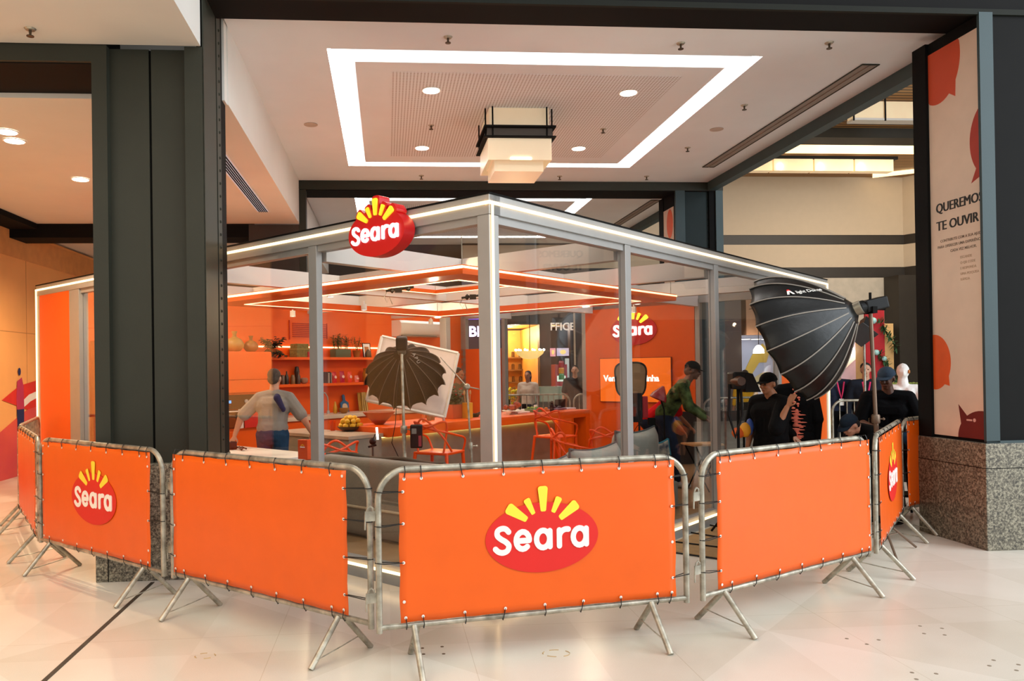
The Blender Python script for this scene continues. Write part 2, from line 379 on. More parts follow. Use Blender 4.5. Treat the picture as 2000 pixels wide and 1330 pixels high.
# left column
t = thing('steel_column', 'broad riveted dark grey steel column standing on granite at the left of the pavilion', 'column', MALL @ T(-1.93, 6.98))
def P(lo, hi): return (lo[0] + 1.93, lo[1] - 6.98, lo[2]), (hi[0] + 1.93, hi[1] - 6.98, hi[2])
b = MB(); b.box(*P((-2.388, 6.55, 0), (-1.475, 7.45, .955)), bev=.006); b.build('granite_base', M_gran, t)
b = MB(); b.box(*P((-2.29, 6.546, .003), (-2.284, 6.551, .95))); b.build('base_joint', M_dark, t)
b = MB(); b.box(*P((-2.38, 6.56, .955), (-2.26, 6.66, 4.398))); b.build('flange', M_steel, t)
b = MB(); b.box(*P((-1.635, 6.56, .955), (-1.482, 6.66, 4.398))); b.build('flange', M_steel, t)
b = MB(); b.box(*P((-2.26, 6.635, .955), (-1.945, 6.7, 4.398))); b.box(*P((-1.925, 6.635, .955), (-1.635, 6.7, 4.398))); b.build('web_panel', M_steel, t)
b = MB(); b.box(*P((-2.36, 6.66, .955), (-1.56, 7.36, 4.398))); b.box(*P((-1.56, 6.66, .955), (-1.482, 7.44, 5.4))); b.build('core', M_dark, t)
b = MB(); b.box(*P((-1.49, 6.56, .955), (-1.478, 7.02, 5.4))); b.build('side_flange', M_steel, t)
b = MB(); b.box(*P((-1.49, 7.045, .955), (-1.474, 7.20, 5.4)));
rivets(b, -1.474 + 1.93, 7.125 - 6.98, 1.1, 4.8, .115, PI / 2)
z = 1.15
b.build('riveted_plate', M_steel, t, smooth=40)
# right column with the poster
t = thing('steel_column', 'dark grey steel column on a granite plinth carrying the speech bubble poster', 'column', MALL @ T(5.9, 7))
def P(lo, hi): return (lo[0] - 5.9, lo[1] - 7, lo[2]), (hi[0] - 5.9, hi[1] - 7, hi[2])
b = MB(); b.box(*P((5.345, 6.575, 0), (6.6, 7.47, .962)), bev=.006); b.build('granite_base', M_gran, t)
b = MB(); b.box(*P((5.3435, 6.5735, .735), (6.6, 7.472, .741))); b.build('base_joint', M_dark, t)
M_daylit = mat('daylit_steel_teal', '26393c', .6, var=.05, scale=3, bump=.05, bscale=90)  # grey steel with the blue daylight mixed into its colour
b = MB(); b.box(*P((5.36, 6.58, .962), (5.49, 6.61, 4.85))); b.box(*P((5.36, 6.58, .962), (6.6, 6.61, .985))); b.build('front_flange', M_daylit, t)
b = MB(); b.box(*P((5.49, 6.62, .985), (6.6, 6.68, 4.85))); b.build('web_panel', mat('daylit_steel_deep', '1c2829', .65, var=.05, spec=.25), t)  # recessed web, the same daylight cast kept in a darker colour
b = MB(); b.box(*P((5.36, 7.285, .962), (5.46, 7.475, 4.85))); b.build('rear_flange', M_dark, t)
b = MB(); b.box(*P((5.395, 6.61, .962), (6.5, 7.45, 4.85))); b.build('core', M_dark, t)
# poster on the left face of the right column: local x runs towards the viewer, read from -y
PM = MALL @ Matrix.Translation((5.394, 7.283, .99)) @ Matrix.Rotation(-PI / 2, 4, 'Z')
po = thing('wall_poster', 'tall cream poster with orange and maroon speech bubbles on the right granite-based column', 'poster', PM)
PW, PH = .665, 3.745
b = MB(); b.box((0, -.006, 0), (PW, 0, PH)); b.build('sheet', mat('cream_paper', 'dcc2ab', .6, var=.03), po)
def bubble(cx, cz, rx, rz, tail, m, clip=True):
    pts = [(cx + rx * math.cos(2 * PI * i / 48), cz + rz * math.sin(2 * PI * i / 48)) for i in range(48)]
    k = min(range(48), key=lambda i: (pts[i][0] - tail[0]) ** 2 + (pts[i][1] - tail[1]) ** 2)
    pts = pts[:k] + [pts[k - 1], tail, pts[(k + 2) % 48]] + pts[k + 2:]
    pts = [(min(max(x, 0), PW), min(max(z, 0), PH)) for x, z in pts]
    b = MB(); b.prism(pts, -.006, -.0072); b.build('speech_bubble', m, po)
M_b1 = mat('bubble_orange', 'c9471f', .6, var=.03); M_b2 = mat('bubble_rust', 'a8301d', .6); M_b3 = mat('bubble_bright', 'de5412', .6); M_b4 = mat('bubble_maroon', '65140f', .6)
bubble(.13, 3.62, .30, .40, (.36, 3.22), M_b1)
bubble(.78, 2.72, .25, .35, (.54, 2.35), M_b2)
bubble(.02, .71, .22, .27, (.22, .48), M_b3)
bubble(.62, .0, .30, .26, (.33, .31), M_b4)
M_ink = mat('ink_black', '14110f', .6)
text('QUEREMOS', .128, M_ink, po, T(.072, -.0065, 2.165), bold=0, dup=.005, th=.001, sx=.91, clip=PW - .077)
text('TE OUVIR', .128, M_ink, po, T(.075, -.0065, 1.99), bold=0, dup=.005, th=.001, sx=.97, clip=PW - .077)
M_ink2 = mat('ink_brown', '6f5d4e', .6)
for i, s_ in enumerate(('CONTRIBUTE COM A SUA AJUDA', 'PARA OFERECER UMA EXPERIÊNCIA', 'CADA VEZ MELHOR.')):
    text(s_, .036, M_ink2, po, T((.13, .09, .26)[i], -.0065, 1.87 - i * .055), th=.001, bold=.01, sx=1.0, clip=PW - (.13, .09, .26)[i] - .002)
for i, s_ in enumerate(('ESCANEIE', 'O QR CODE', 'E RESPONDA', 'UMA PESQUISA', 'RÁPIDA.')):
    text(s_, .034, mat('ink_tan', 'b08f74', .6), po, T(.385, -.0065, 1.68 - i * .052), th=.001)
for k in range(2):
    b = MB(); b.lathe([(.017, 0), (.017, .002), (0, .002)], 16, T(.53 + .0, -.0074, .17) @ Matrix.Rotation(PI / 2, 4, 'X')) if k else b.box((.43, -.0078, .16), (.5, -.0072, .175)); b.build('logo_mark', mat('mark_pink', 'd9a79a', .6), po)

# columns and posts of the frame behind
t = thing('steel_column', 'steel column with a strip of speech bubble poster rising behind the pavilion roof', 'column', MALL @ T(5.4, 13.7))
def P(lo, hi): return (lo[0] - 5.4, lo[1] - 13.7, lo[2]), (hi[0] - 5.4, hi[1] - 13.7, hi[2])
b = MB(); b.box(*P((5.13, 13.36, .96), (5.30, 13.42, 4.80))); b.build('flange', M_daylit, t)
b = MB(); b.box(*P((5.30, 13.43, .96), (5.75, 13.5, 4.80))); b.build('web_panel', mat('daylit_steel_deep', '2b3737', .5), t)
b = MB(); b.box(*P((5.75, 13.38, .96), (5.86, 13.5, 4.80))); rivets(b, 5.745 - 5.4, 13.44 - 13.7, 1.2, 4.7, .115, -PI / 2); b.build('riveted_edge', M_dark, t)
b = MB(); b.box(*P((5.86, 13.35, .96), (5.99, 13.5, 4.80))); b.build('flange', mat('daylit_steel_blue', '5d6663', .45), t)  # lit edge flange, daylight tint in the colour again
b = MB(); b.box(*P((5.15, 13.5, .96), (5.95, 14.2, 4.80))); b.box(*P((5.135,14.0,.96),(5.15,14.22,4.8))); b.build('core', M_dark, t)
b = MB(); b.box(*P((5.1, 13.35, 0), (6.0, 14.25, .96))); b.build('granite_base', M_gran, t)
b = MB(); b.box(*P((5.142, 13.5, 1.0), (5.149, 14.0, 4.55))); b.build('poster_sheet', mat('cream_paper', 'dcc2ab', .6), t)
b = MB(); b.prism([(.0 + .15 * math.cos(2 * PI * i / 24), .26 * math.sin(2 * PI * i / 24)) for i in range(24)], 0, .002, T(5.1405 - 5.4, 13.68 - 13.7, 4.27, PI / 2)); b.build('speech_bubble', mat('bubble_bright', 'de5412', .6), t)
t = thing('steel_column', 'dark steel column at the left rear corner of the ceiling bay', 'column', MALL @ T(-1.9, 13.7))
def P(lo, hi): return (lo[0] + 1.9, lo[1] - 13.7, lo[2]), (hi[0] + 1.9, hi[1] - 13.7, hi[2])
b = MB(); b.box(*P((-1.452, 13.37, 0), (-1.335, 13.55, 4.79))); b.build('flange', M_steel, t)
b = MB(); b.box(*P((-2.3, 13.38, 0), (-1.455, 13.9, 4.20))); b.build('core', mat('dark_bronze', '30261f', .5, var=.1), t)

# ------------------------------------------------------------------ left wall with its mural
def wallmat():
    return mat('tan_wall_panel', 'efb06a', .55, var=.06, scale=1.2)
b = MB(); b.box((-6.5, 4, 0), (-6.22, 24, 4.17)); S('wall_left', b, wallmat())
b = MB(); b.box((-6.219, 4, 3.68), (-6.2, 24, 4.12)); S('trim_9', b, mat('tan_wall_upper', 'd99a5a', .55))
b = MB()
for y in (9.0, 11.5, 14.0, 16.5, 19): b.box((-6.2195, y, 0), (-6.217, y + .012, 3.68))
b.box((-6.2195, 4, 2.42), (-6.217, 24, 2.43)); S('trim_10', b, mat('joint_tan', 'b9824a', .7))
mu = thing('wall_mural', 'pink and red painted swoosh on the tan left wall', 'mural', MALL @ Matrix.Translation((-6.215, 13, 0)) @ Matrix.Rotation(PI / 2, 4, 'Z'))
b = MB(); b.prism([(-9, 0), (10, 0), (10, 2.1), (7, 1.75)] + [(6 - i * .6, 1.62 - .0 + .03 * i - .062 * max(0, i - 3) ** 1.5) for i in range(11)] + [(-2, .5), (-9, .4)], 0, -.004); b.build('pink_wave', mat('mural_pink', 'd8455e', .55, var=.1, scale=.7, col2='e2603f'), mu)
b = MB(); b.prism([(.1, 1.3), (.7, 1.52), (1.5, 1.62), (2.6, 1.6), (4, 1.62), (4, 1.3), (2.2, 1.25), (1, 1.1)], -.004, -.006); b.build('red_wave', mat('mural_red', 'd8332a', .55), mu)
b = MB(); b.prism([(.62, 1.18), (1.05, 1.36), (1.9, 1.5), (1.95, 1.42), (1.1, 1.24), (.66, 1.08)], -.006, -.008); b.build('white_sweep', M_wht, mu)
def fig(parts, m, nm):
    b = MB()
    for p in parts: b.prism(p, -.008, -.010)
    b.build(nm, m, mu)
fig([[(.60, 1.12), (.86, 1.12), (.84, 1.52), (.78, 1.66), (.62, 1.6), (.58, 1.3)]], mat('mural_shirt', 'b8355a', .6), 'painted_shirt')
fig([[(.60, 1.12), (.86, 1.12), (.84, .80), (.76, .80), (.74, .95), (.70, .62), (.62, .62)]], mat('mural_navy', '232a5c', .6), 'painted_trousers')
fig([[(.70 + .05 * math.cos(PI * i / 6), 1.76 + .065 * math.sin(PI * i / 6)) for i in range(12)]], mat('mural_navy', '232a5c'), 'painted_hair')
fig([[(.64, .62), (.68, .62), (.68, .3), (.78, .33), (.8, .27), (.64, .27)]], mat('mural_skin', 'c98a74', .6), 'painted_leg')

# far side of the atrium to the right
b = MB(); b.box((18.5, -6, 0), (18.8, 19, 4.2)); b.box((18.4, -6, 4.9), (18.7, 19, 7.2)); S('wall_right', b, mat('atrium_wall', '9c8a74', .7, var=.05))
b = MB(); b.box((18.45, -6, 4.2), (18.8, 19, 4.9)); b.box((18.3, -6, 7.2), (18.8, 19, 7.6))
for y in (-4, 1, 6, 11, 16): b.box((18.35, y, 0), (18.5, y + .5, 4.2))
for y in (-3.2, 1.8, 6.8, 11.8): b.box((18.46, y, 0), (18.499, y + 3.8, 3.1))
S('trim_13', b, mat('atrium_dark', '2a241e', .5))
# ------------------------------------------------------------------ atrium side: upper floor, wooden ceiling
YW = 20
b = MB(); b.box((2, YW, 5.16), (14, YW + .3, 6.72)); b.box((2, YW, 4.29), (14, YW + .3, 4.9))
b.box((0, 0, 5.16), (8, .3, 6.72), MALL.to_3x3().to_4x4().inverted() @ MALL @ T(14, YW, 0, rad(-62))); b.box((0, 0, 4.29), (8, .3, 4.9), T(14, YW, 0, rad(-62)))
S('wall_back', b, mat('upper_wall', 'c2b098', .7, var=.02))
b = MB()
for z0, z1 in ((4.9, 5.16), (3.98, 4.29)):
    b.box((2, YW + .02, z0), (14.01, YW + .3, z1)); b.box((.01, .02, z0), (8, .3, z1), T(14, YW, 0, rad(-62)))
S('trim_11', b, mat('dark_bronze_band', '2b241c', .5))
b = MB(); b.box((5.9, 9.5, 6.72), (22, YW + .3, 6.9)); S('ceiling_atrium', b, M_slat)
b = MB(); b.box((5.9, 15.8, 6.51), (22, 16.35, 6.719)); S('beam_atrium', b, mat('beam_slate', '2c2b26', .5))
for i, (ya, yb) in enumerate(((17.0, 17.55), (14.45, 14.85))):
    b = MB(); b.box((6.6, ya, 6.66), (20, yb, 6.715)); tag(b.build('cove_light_strip', mat('cove_amber', 'ffe0a8', .5, var=0, emit=1.6), None, MALL), ['glowing cove strip in the wooden atrium ceiling beyond the black beam', 'glowing cove strip in the wooden atrium ceiling nearest the poster column'][i], 'light strip')
b = MB(); b.box((0, 0, 6.66), (3, .28, 6.715), T(12.9, 19.6, 0, rad(-32))); tag(b.build('cove_light_strip', mat('cove_amber', 'ffe0a8', .5, var=0, emit=1.6), None, MALL), 'short slanted glowing strip at the far end of the wooden ceiling', 'light strip')
# long box chandelier
a0 = on(1430, 335, MALL, 1, 18); a1 = on(1745, 293, MALL, 1, 18)
ch = thing('box_chandelier', 'long boxed chandelier with frosted panels and a black rail under the wooden ceiling', 'chandelier', MALL @ T(0, 18.1))
x0, x1 = a0.x - 3, a1.x
zt, zr, zb = on(1600, 293, MALL, 1, 18).z, on(1600, 307, MALL, 1, 18).z, on(1600, 334, MALL, 1, 18).z
M_fr = mat('frosted_amber', 'ffe2b8', .5, var=.06, scale=3, emit=.2)
for k in range(6):
    xa = x1 - (k + 1) * 1.02; b = MB(); b.box((xa + .02, -.10, zr + .05), (xa + 1.0, .10, zt)); b.box((xa + .02, -.12, zb), (xa + 1.0, .12, zr - .05)); b.build('frosted_panel', M_fr, ch)
b = MB(); b.box((x1 - 6.2, -.15, zr - .05), (x1 + .08, .15, zr + .04)); b.build('black_rail', M_black, ch)
for k in range(6): b = MB(); b.tube([(x1 - k * 1.02, 0, zr), (x1 - k * 1.02, 0, 6.72)], .015, 6); b.build('hanging_rod', M_black, ch)
for k in range(5):
    b = MB(); b.ball((x1 - .95 - k * 1.02 + .1, -.16, zb + .1), (.05, .05, .07)); b.build('bulb', M_lamp, ch)

ch = thing('box_chandelier', 'nearer boxed chandelier of frosted panels high between black beam and poster column', 'chandelier', MALL @ T(0, 14.0))
q0 = on(1660, 160, MALL, 1, 14.0)
for k in range(3): b = MB(); b.box((q0.x + k * .62, -.1, 6.30), (q0.x + .6 + k * .62, .1, 6.62)); b.build('frosted_panel', M_fr, ch)
for k in range(4): b = MB(); b.tube([(q0.x + k * .62 - .01, -.12, 6.25), (q0.x + k * .62 - .01, -.12, 6.72)], .018, 6); b.build('hanging_rod', M_black, ch)
b = MB(); b.box((q0.x, -.12, 6.26), (q0.x + 1.85, .12, 6.30)); b.build('lower_rail', M_white, ch)

# ------------------------------------------------------------------ ceiling fixtures
def disc(name, M, r, label, cat, group=None, m=M_lamp, h=.012, rim=True):
    t = thing(name, label, cat, M, group)
    b = MB(); b.lathe([(0, -h), (r * .9, -h), (r * .9, 0), (0, 0)], 28); b.build('diffuser', m, t)
    if rim: b = MB(); b.lathe([(r * .9, -h * .6), (r * 1.06, -h * .7), (r * 1.06, 0), (r * .9, 0)], 28); b.build('trim_ring', M_white, t)
    return t
DL = [(.56, 9.0, 'near downlight of the front ceiling bay, on the left of the box lantern'), (2.9, 8.99, 'near downlight of the front ceiling bay, on the right of the box lantern'), (.56, 11.35, 'far downlight of the front ceiling bay, left of the box lantern'), (2.88, 11.31, 'far downlight of the front ceiling bay, right of the box lantern')]
for x, y, l in DL:
    disc('ceiling_downlight', MALL @ T(x, y, 4.945), .105, 'round white ' + l, 'ceiling light', 'ceiling downlights')
    point('downlight_beam', MALL @ Vector((x, y, 4.88)), 70, (1, .94, .87), .08, rad(130))
LL = [(-3.86, 8.3, 'first round downlight in the warm left soffit, largest in view'), (-3.93, 8.62, 'second round downlight, close beside the first in the warm left soffit'), (-3.886, 10.3, 'round downlight further back in the warm left soffit by the column')]
for i, (x, y, l) in enumerate(LL):
    disc('ceiling_downlight', MALL @ T(x, y, 4.205), .105, l, 'ceiling light', 'left soffit downlights')
for x, y in ((-3.88, 8.45), (-3.886, 10.3), (-3.886, 12.3)):
    point('downlight_beam', MALL @ Vector((x, y, 4.12)), 300, (1, .76, .5), .1, rad(150))
for off, x, y in ((0, 4.572, 10.35), (0, -.954, 10.33)):
    disc('ceiling_speaker', MALL @ T(x, y, 4.948), .1, 'small round grey ceiling speaker ' + ('near the atrium-side vent' if x > 0 else 'beside the cove on the column side'), 'speaker', m=mat('speaker_grey', 'b3a598', .8), h=.006, rim=False)
SPR = [(.642, 7.56, 'in front of the cove, nearest the left'), (2.998, 7.6, 'in front of the cove above its middle'), (4.512, 7.52, 'at the front near the atrium edge'), (4.505, 9.38, 'between cove and long vent, nearer one'), (2.987, 10.38, 'right of the box lantern'), (.633, 10.3, 'left of the box lantern'), (.623, 13.0, 'by the rear beam, leftmost of three'), (2.972, 12.99, 'by the rear beam, middle of three'), (4.475, 12.96, 'by the rear beam, rightmost of three'), (4.513, 11.24, 'between cove and long vent, further one')]
def sprinkler(x, y, z, l):
    t = thing('fire_sprinkler', l, 'sprinkler', MALL @ T(x, y, z), 'fire sprinklers')
    b = MB(); b.lathe([(0, -.012), (.035, -.012), (.045, 0), (0, 0)], 14); b.build('cup', M_galv, t)
    b = MB(); b.lathe([(.009, -.05), (.012, -.012)], 8); b.lathe([(0, -.06), (.028, -.062), (.028, -.056), (0, -.055)], 14); b.build('head', mat('sprinkler_brass', '4c4030', .4, .6), t)
for x, y, l in SPR: sprinkler(x, y, 4.95, 'small ceiling sprinkler ' + l)
sprinkler(-2.735, 6.278, 4.4, 'brass sprinkler under the cream soffit in the top left corner')
# slot vents
def slotvent(x0, x1, y0, y1, z, label, m, ns):
    t = thing('slot_diffuser', label, 'air vent', MALL @ T((x0 + x1) / 2, (y0 + y1) / 2, z)); w = (x1 - x0) / 2; h = (y1 - y0) / 2
    b = MB(); b.box((-w, -h, -.01), (-w + .012, h, .0)); b.box((w - .012, -h, -.01), (w, h, 0)); b.box((-w + .012, -h, -.01), (w - .012, -h + .02, 0)); b.box((-w + .012, h - .02, -.01), (w - .012, h, 0)); b.build('frame', M_white if ns > 2 else M_steel, t)
    b = MB(); b.box((-w + .012, -h + .02, -.004), (w - .012, h - .02, -.001)); b.build('throat', m, t)
    for k in range(ns):
        x = -w + .012 + (k + 1) * (2 * w - .024) / (ns + 1); b = MB(); b.box((x - .006, -h + .02, -.014), (x + .006, h - .02, -.004)); b.build('slat', M_dark if ns > 2 else mat('vent_taupe', '8b7f76', .6), t)
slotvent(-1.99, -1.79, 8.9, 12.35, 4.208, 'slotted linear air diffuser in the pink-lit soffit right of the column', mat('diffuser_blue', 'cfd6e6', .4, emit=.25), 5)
slotvent(5.19, 5.39, 8.03, 12.33, 4.948, 'long dark slot vent along the atrium edge of the front ceiling', mat('vent_taupe', '8b7f76', .6), 1)
slotvent(5.19, 5.39, 14.78, 19.1, 4.948, 'long dark slot vent in the ceiling bay behind the rear beam', mat('vent_taupe', '8b7f76', .6), 1)
# box lantern
t = thing('box_lantern', 'square ceiling lantern of cream glass boxes held by a dark steel ring', 'ceiling lamp', MALL @ T(1.69, 9.95, 4.95))
M_cg = mat('cream_glass', 'ead6b4', .35, var=.03, scale=2, emit=.18)
def ringbox(h, r, z0, z1, th, nm, m):
    b = MB()
    for k in range(4): b.box((-r, -r, z0), (r - th, -r + th, z1), Matrix.Rotation(k * PI / 2, 4, 'Z'))
    b.build(nm, m, t)
ringbox(0, .375, -.36, 0, .02, 'upper_glass_box', M_cg)
ringbox(0, .45, -.265, -.24, .10, 'upper_ring_flange', M_dark); ringbox(0, .41, -.37, -.265, .012, 'ring_web', mat('ring_bronze', '33281c', .45)); ringbox(0, .45, -.385, -.37, .10, 'lower_ring_flange', M_dark)
b = MB(); b.box((-.33, -.33, -.5), (.33, .33, -.38)); b.box((-.33,-.33,-.62),(.33,.33,-.5)); b.build('middle_glass_box', M_cg, t)
ringbox(0, .40, -.66, -.39, .012, 'outer_glass_box', M_cg)
b = MB(); b.box((-.31, -.31, -.78), (.31, .31, -.62)); b.build('lower_glass_box', M_cg, t)
b = MB(); b.box((-.12, -.41, -.655), (.14, -.401, -.63)); b.build('light_slot', M_lamp, t)
for sx_ in (-1, 1):
    for sy_ in (-1, 1):
        for q in (0, 1):
            b = MB(); x = sx_ * (.42 if q else .34); y = sy_ * (.34 if q else .42); b.tube([(x, y, -.39), (x, y, 0)], .010, 8); b.build('hanging_rod', M_dark, t)

# ------------------------------------------------------------------ crowd barriers
BH, BB, BL = 1.135, .25, 1.94        # rail height, bottom rail, length
def frame_path(r=.17):
    p = [(0, 0, BB - .03), (0, 0, BH - r)]
    p += [(r - r * math.cos(rad(a)), 0, BH - r + r * math.sin(rad(a))) for a in range(10, 90, 10)]
    p += [(r, 0, BH), (BL - r, 0, BH)]
    p += [(BL - r + r * math.sin(rad(a)), 0, BH - r + r * math.cos(rad(a))) for a in range(10, 90, 10)]
    return p + [(BL, 0, BH - r), (BL, 0, BB - .03)]
b = MB(); b.tube(frame_path(), .0185, 12); me_frame = b.mesh('top_frame', M_galv, 50)
b = MB(); b.tube([(0, 0, BB), (BL, 0, BB)], .0165, 12); me_rail = b.mesh('bottom_rail', M_galv, 50)
me_leg = []
for s_ in (-1, 1):
    b = MB(); b.tube([(0, s_ * .012, BB - .005), (0, s_ * .235, .004)], .018, 12); me_leg.append(b.mesh('leg', M_galv, 50))
b = MB(); b.tube([(0, -.20, .05), (0, 0, .072), (0, .15, .092)], .004, 6); me_brace = b.mesh('brace_wire', M_galv)
b = MB(); b.box((-.075, -.004, -.028), (-.016, .004, .028)); me_plate = b.mesh('hinge_plate', M_galv)
b = MB(); b.tube([(-.075, 0, -.075), (-.072, 0, .01), (-.06, 0, .045), (-.045, 0, .055), (-.03, 0, .045), (-.026, 0, -.0)], .005, 6); me_hook = b.mesh('hook', M_galv)
b = MB(); b.lathe([(.004, 0), (.009, .001), (.009, .003), (.004, .004)], 12, Matrix.Rotation(PI / 2, 4, 'X')); me_eye = b.mesh('eyelet', mat('eyelet_steel', 'e8e4dc', .35, .3))
M_tie = mat('cable_tie', '121110', .5)
def inst(me, name, par, M):
    o = bpy.data.objects.new(name, me); C.objects.link(o); o.parent = par; o.matrix_basis = M; return o
def bannermesh(x0, x1, z0, z1, seed, sag=.0):
    rnd = random.Random(seed); nx, nz = 36, 18; V = []; ph = [rnd.uniform(0, 6) for _ in range(6)]
    for j in range(nz + 1):
        for i in range(nx + 1):
            u, v = i / nx, j / nz
            w = .0022 * math.sin(u * 9 + ph[0] + 3 * v) + .0018 * math.sin(v * 7 + ph[1] + 4 * u) + .0012 * math.sin(u * 40 + ph[2]) * (abs(v - .5) * 2) ** 3
            edge = .004 * (abs(math.sin(u * PI * 8.0)) * (1 if v in (0, 1) else 0))
            V.append((x0 + (x1 - x0) * u + (.003 * math.sin(v * PI * 6 + ph[3]) if u in (0, 1) else 0), w, z0 + (z1 - z0) * v - (edge if v == 1 else -edge)))
    Fs = [(j * (nx + 1) + i, j * (nx + 1) + i + 1, (j + 1) * (nx + 1) + i + 1, (j + 1) * (nx + 1) + i) for j in range(nz) for i in range(nx)]
    return V, Fs
def barrier(name_label, P0, ang, bx0, bx1, withlogo, seed, bz=(.272, 1.118), lx=None, near=True, hook=True, ban=True, group='crowd barriers with orange banners'):
    t = thing('crowd_barrier', name_label, 'barrier', T(P0[0], P0[1], 0, rad(ang)), group)
    inst(me_frame, 'top_frame', t, I4); inst(me_rail, 'bottom_rail', t, I4)
    for x in (.21, 1.70):
        for k in (0, 1): inst(me_leg[k], 'leg', t, T(x + (.014 if k else -.014), 0))
        inst(me_brace, 'brace_wire', t, T(x, 0))
    for z in (.42, .88):
        inst(me_plate, 'hinge_plate', t, T(0, 0, z)); inst(me_hook, 'hook', t, T(0, 0, z))
    if not ban:
        for k in range(1, 17):
            b = MB(); b.tube([(k * BL / 17, 0, BB), (k * BL / 17, 0, BH)], .008, 6); b.build('upright_bar', M_galv, t)
        return t
    V, Fs = bannermesh(bx0, bx1, bz[0], bz[1], seed)
    b = MB(); b._add(V, Fs); o = b.build('banner', M_banner, t, T(0, -.024, 0), smooth=60)
    md = o.modifiers.new('thickness', 'SOLIDIFY'); md.thickness = .0014; md.offset = 0
    rnd = random.Random(seed + 5); w = bx1 - bx0
    xs = [.03, .13] + [.13 + (w - .26) * k / 6 for k in range(1, 6)] + [w - .13, w - .03]
    zs = [.12, .34, .56, .74]
    spots = [(bx0 + x, bz[1] - .035, 'u') for x in xs] + [(bx0 + x, bz[0] + .03, 'd') for x in xs]
    for z in zs: spots += [(bx0 + .022, bz[0] + z, 'l'), (bx1 - .022, bz[0] + z, 'r')]
    for x, z, k in spots:
        inst(me_eye, 'eyelet', t, T(x, -.028, z))
        j = rnd.uniform(-.012, .012)
        if k == 'u': pts = [(x, -.031, z), (x + j, -.03, BH - .01), (x + j, -.018, BH + .018), (x + j * 1.3, .018, BH + .012), (x, .0, BH - .02), (x, -.02, z + .004)]
        elif k == 'd': pts = [(x, -.031, z), (x + j, -.028, BB + .005), (x + j, -.012, BB - .02), (x + j * 1.3, .02, BB), (x, -.0, z)]
        elif k == 'l': pts = [(x, -.032, z), (.03, -.026, z + j * .8 - .004), (-.006, -.022, z + j), (-.02, 0, z + j), (0, .02, z + j), (.03, .0, z + j), (x, -.02, z)]
        else: pts = [(x, -.032, z), (BL - .03, -.026, z + j * .8), (BL + .006, -.022, z + j), (BL + .02, 0, z + j), (BL, .02, z + j), (BL - .03, 0, z + j), (x, -.02, z)]
        if rnd.random() < .9: b = MB(); b.tube(pts, .0028, 5, cap=False); b.build('tie', M_tie, t)
    if withlogo:
        cx = lx if lx else (bx0 + bx1) / 2; logo(o, T(cx, -.0055, .70), .355, M_red, M_yel, M_wht)
    return t
barrier('crowd barrier facing the camera with red and yellow logo banner, middle of the row', (-.405, 4.378), 14.6, .115, 1.85, True, 1, lx=.975)
barrier('crowd barrier with plain orange banner between the two logo barriers', (-2.005, 5.63), -37.2, .04, 1.78, False, 2)
barrier('crowd barrier with a logo banner in front of the tall dark steel column', (-3.615, 6.875), -38.3, .09, 1.81, True, 3, lx=.985)
barrier('crowd barrier with a plain salmon-lit banner, in front of the big black softbox', (1.585, 4.90), 33.2, .12, 1.915, False, 4)
barrier('crowd barrier seen edge-on with a foreshortened logo banner, beside the granite plinth', (3.31, 6.05), 54.8, .06, 1.86, True, 5)
barrier('last plain-bannered crowd barrier on the right, vanishing behind the granite plinth', (4.47, 7.69), 36, .08, 1.85, False, 6)
barrier('crowd barrier with a steeply foreshortened plain banner at the far left', (-4.72, 8.56), -56.9, .05, 1.87, False, 7)
barrier('bare barred crowd barrier behind the far left banner, by the pink mural', (-5.5, 10.43), -68, 0, 0, False, 8, ban=False)
# barred barriers of the queue line beyond the pavilion
def far_barrier(P0, ang, label, L=BL):
    t = thing('crowd_barrier', label, 'barrier', T(P0[0], P0[1], 0, rad(ang)), 'bare barriers behind the pavilion')
    inst(me_frame, 'top_frame', t, I4); inst(me_rail, 'bottom_rail', t, I4)
    for x in (.21, 1.70):
        for k in (0, 1): inst(me_leg[k], 'leg', t, T(x, 0))
    for k in range(1, 17):
        b = MB(); b.tube([(k * BL / 17, 0, BB), (k * BL / 17, 0, BH)], .008, 6); b.build('upright_bar', M_galv, t)
    return t
far_barrier((.62, 16.3), 2, 'bare barred barrier with arched end, through the rear window beside the orange wall')
far_barrier((2.64, 16.36), 2, 'bare barred barrier mostly behind the orange screen wall')
far_barrier((4.4, 13.4), 2, 'bare barred barrier behind the people in black caps')
far_barrier((5.85, 11.85), 2, 'bare barred barrier behind the seated man and the lanyard visitors')

# ------------------------------------------------------------------ pavilion
DK = .10; ZL = 2.87; ZT = 2.93
La, Lb = 8.01, 8.0                    # along the left face, along the right face
pv = thing('glass_pavilion', 'large glass and aluminium pavilion outlined with warm light strips', 'pavilion', PAV)
M_floorin = mat('pavilion_floor', '9b7c58', .4, var=.12, scale=5)
b = MB(); b.box((.0, .0, 0), (Lb, La, DK - .004)); b.build('deck', mat('deck_side', '8d979c', .4, .2), pv)
b = MB(); b.box((.03, .03, DK - .004), (Lb - .03, La - .03, DK)); b.build('deck_floor', M_floorin, pv)
def post(x0, x1, y0, y1, z0=DK, z1=2.79, m=M_alu, nm='post'): b = MB(); b.box((x0, y0, z0), (x1, y1, z1), bev=.004); return b.build(nm, m, pv)
post(0, .11, 0, .11)                                        # corner
for x in (1.947, 3.91, 5.88): post(x, x + .10, .0, .075)
post(7.89, 8.0, 0, .12)
for y in (1.915, 3.87, 5.7): post(.0, .065, y, y + .11)
post(0, .12, 6.66, 6.95)
post(0, .12, 7.91, 8.01)
for x0, x1, y0, y1 in ((-.005, .125, -.005, La), (0, Lb, -.005, .125), (Lb - .12, Lb, 0, La), (0, Lb, La - .12, La)):
    b = MB(); b.box((x0, y0, 2.79), (x1, y1, ZT), bev=.003); b.build('header', M_alu, pv)
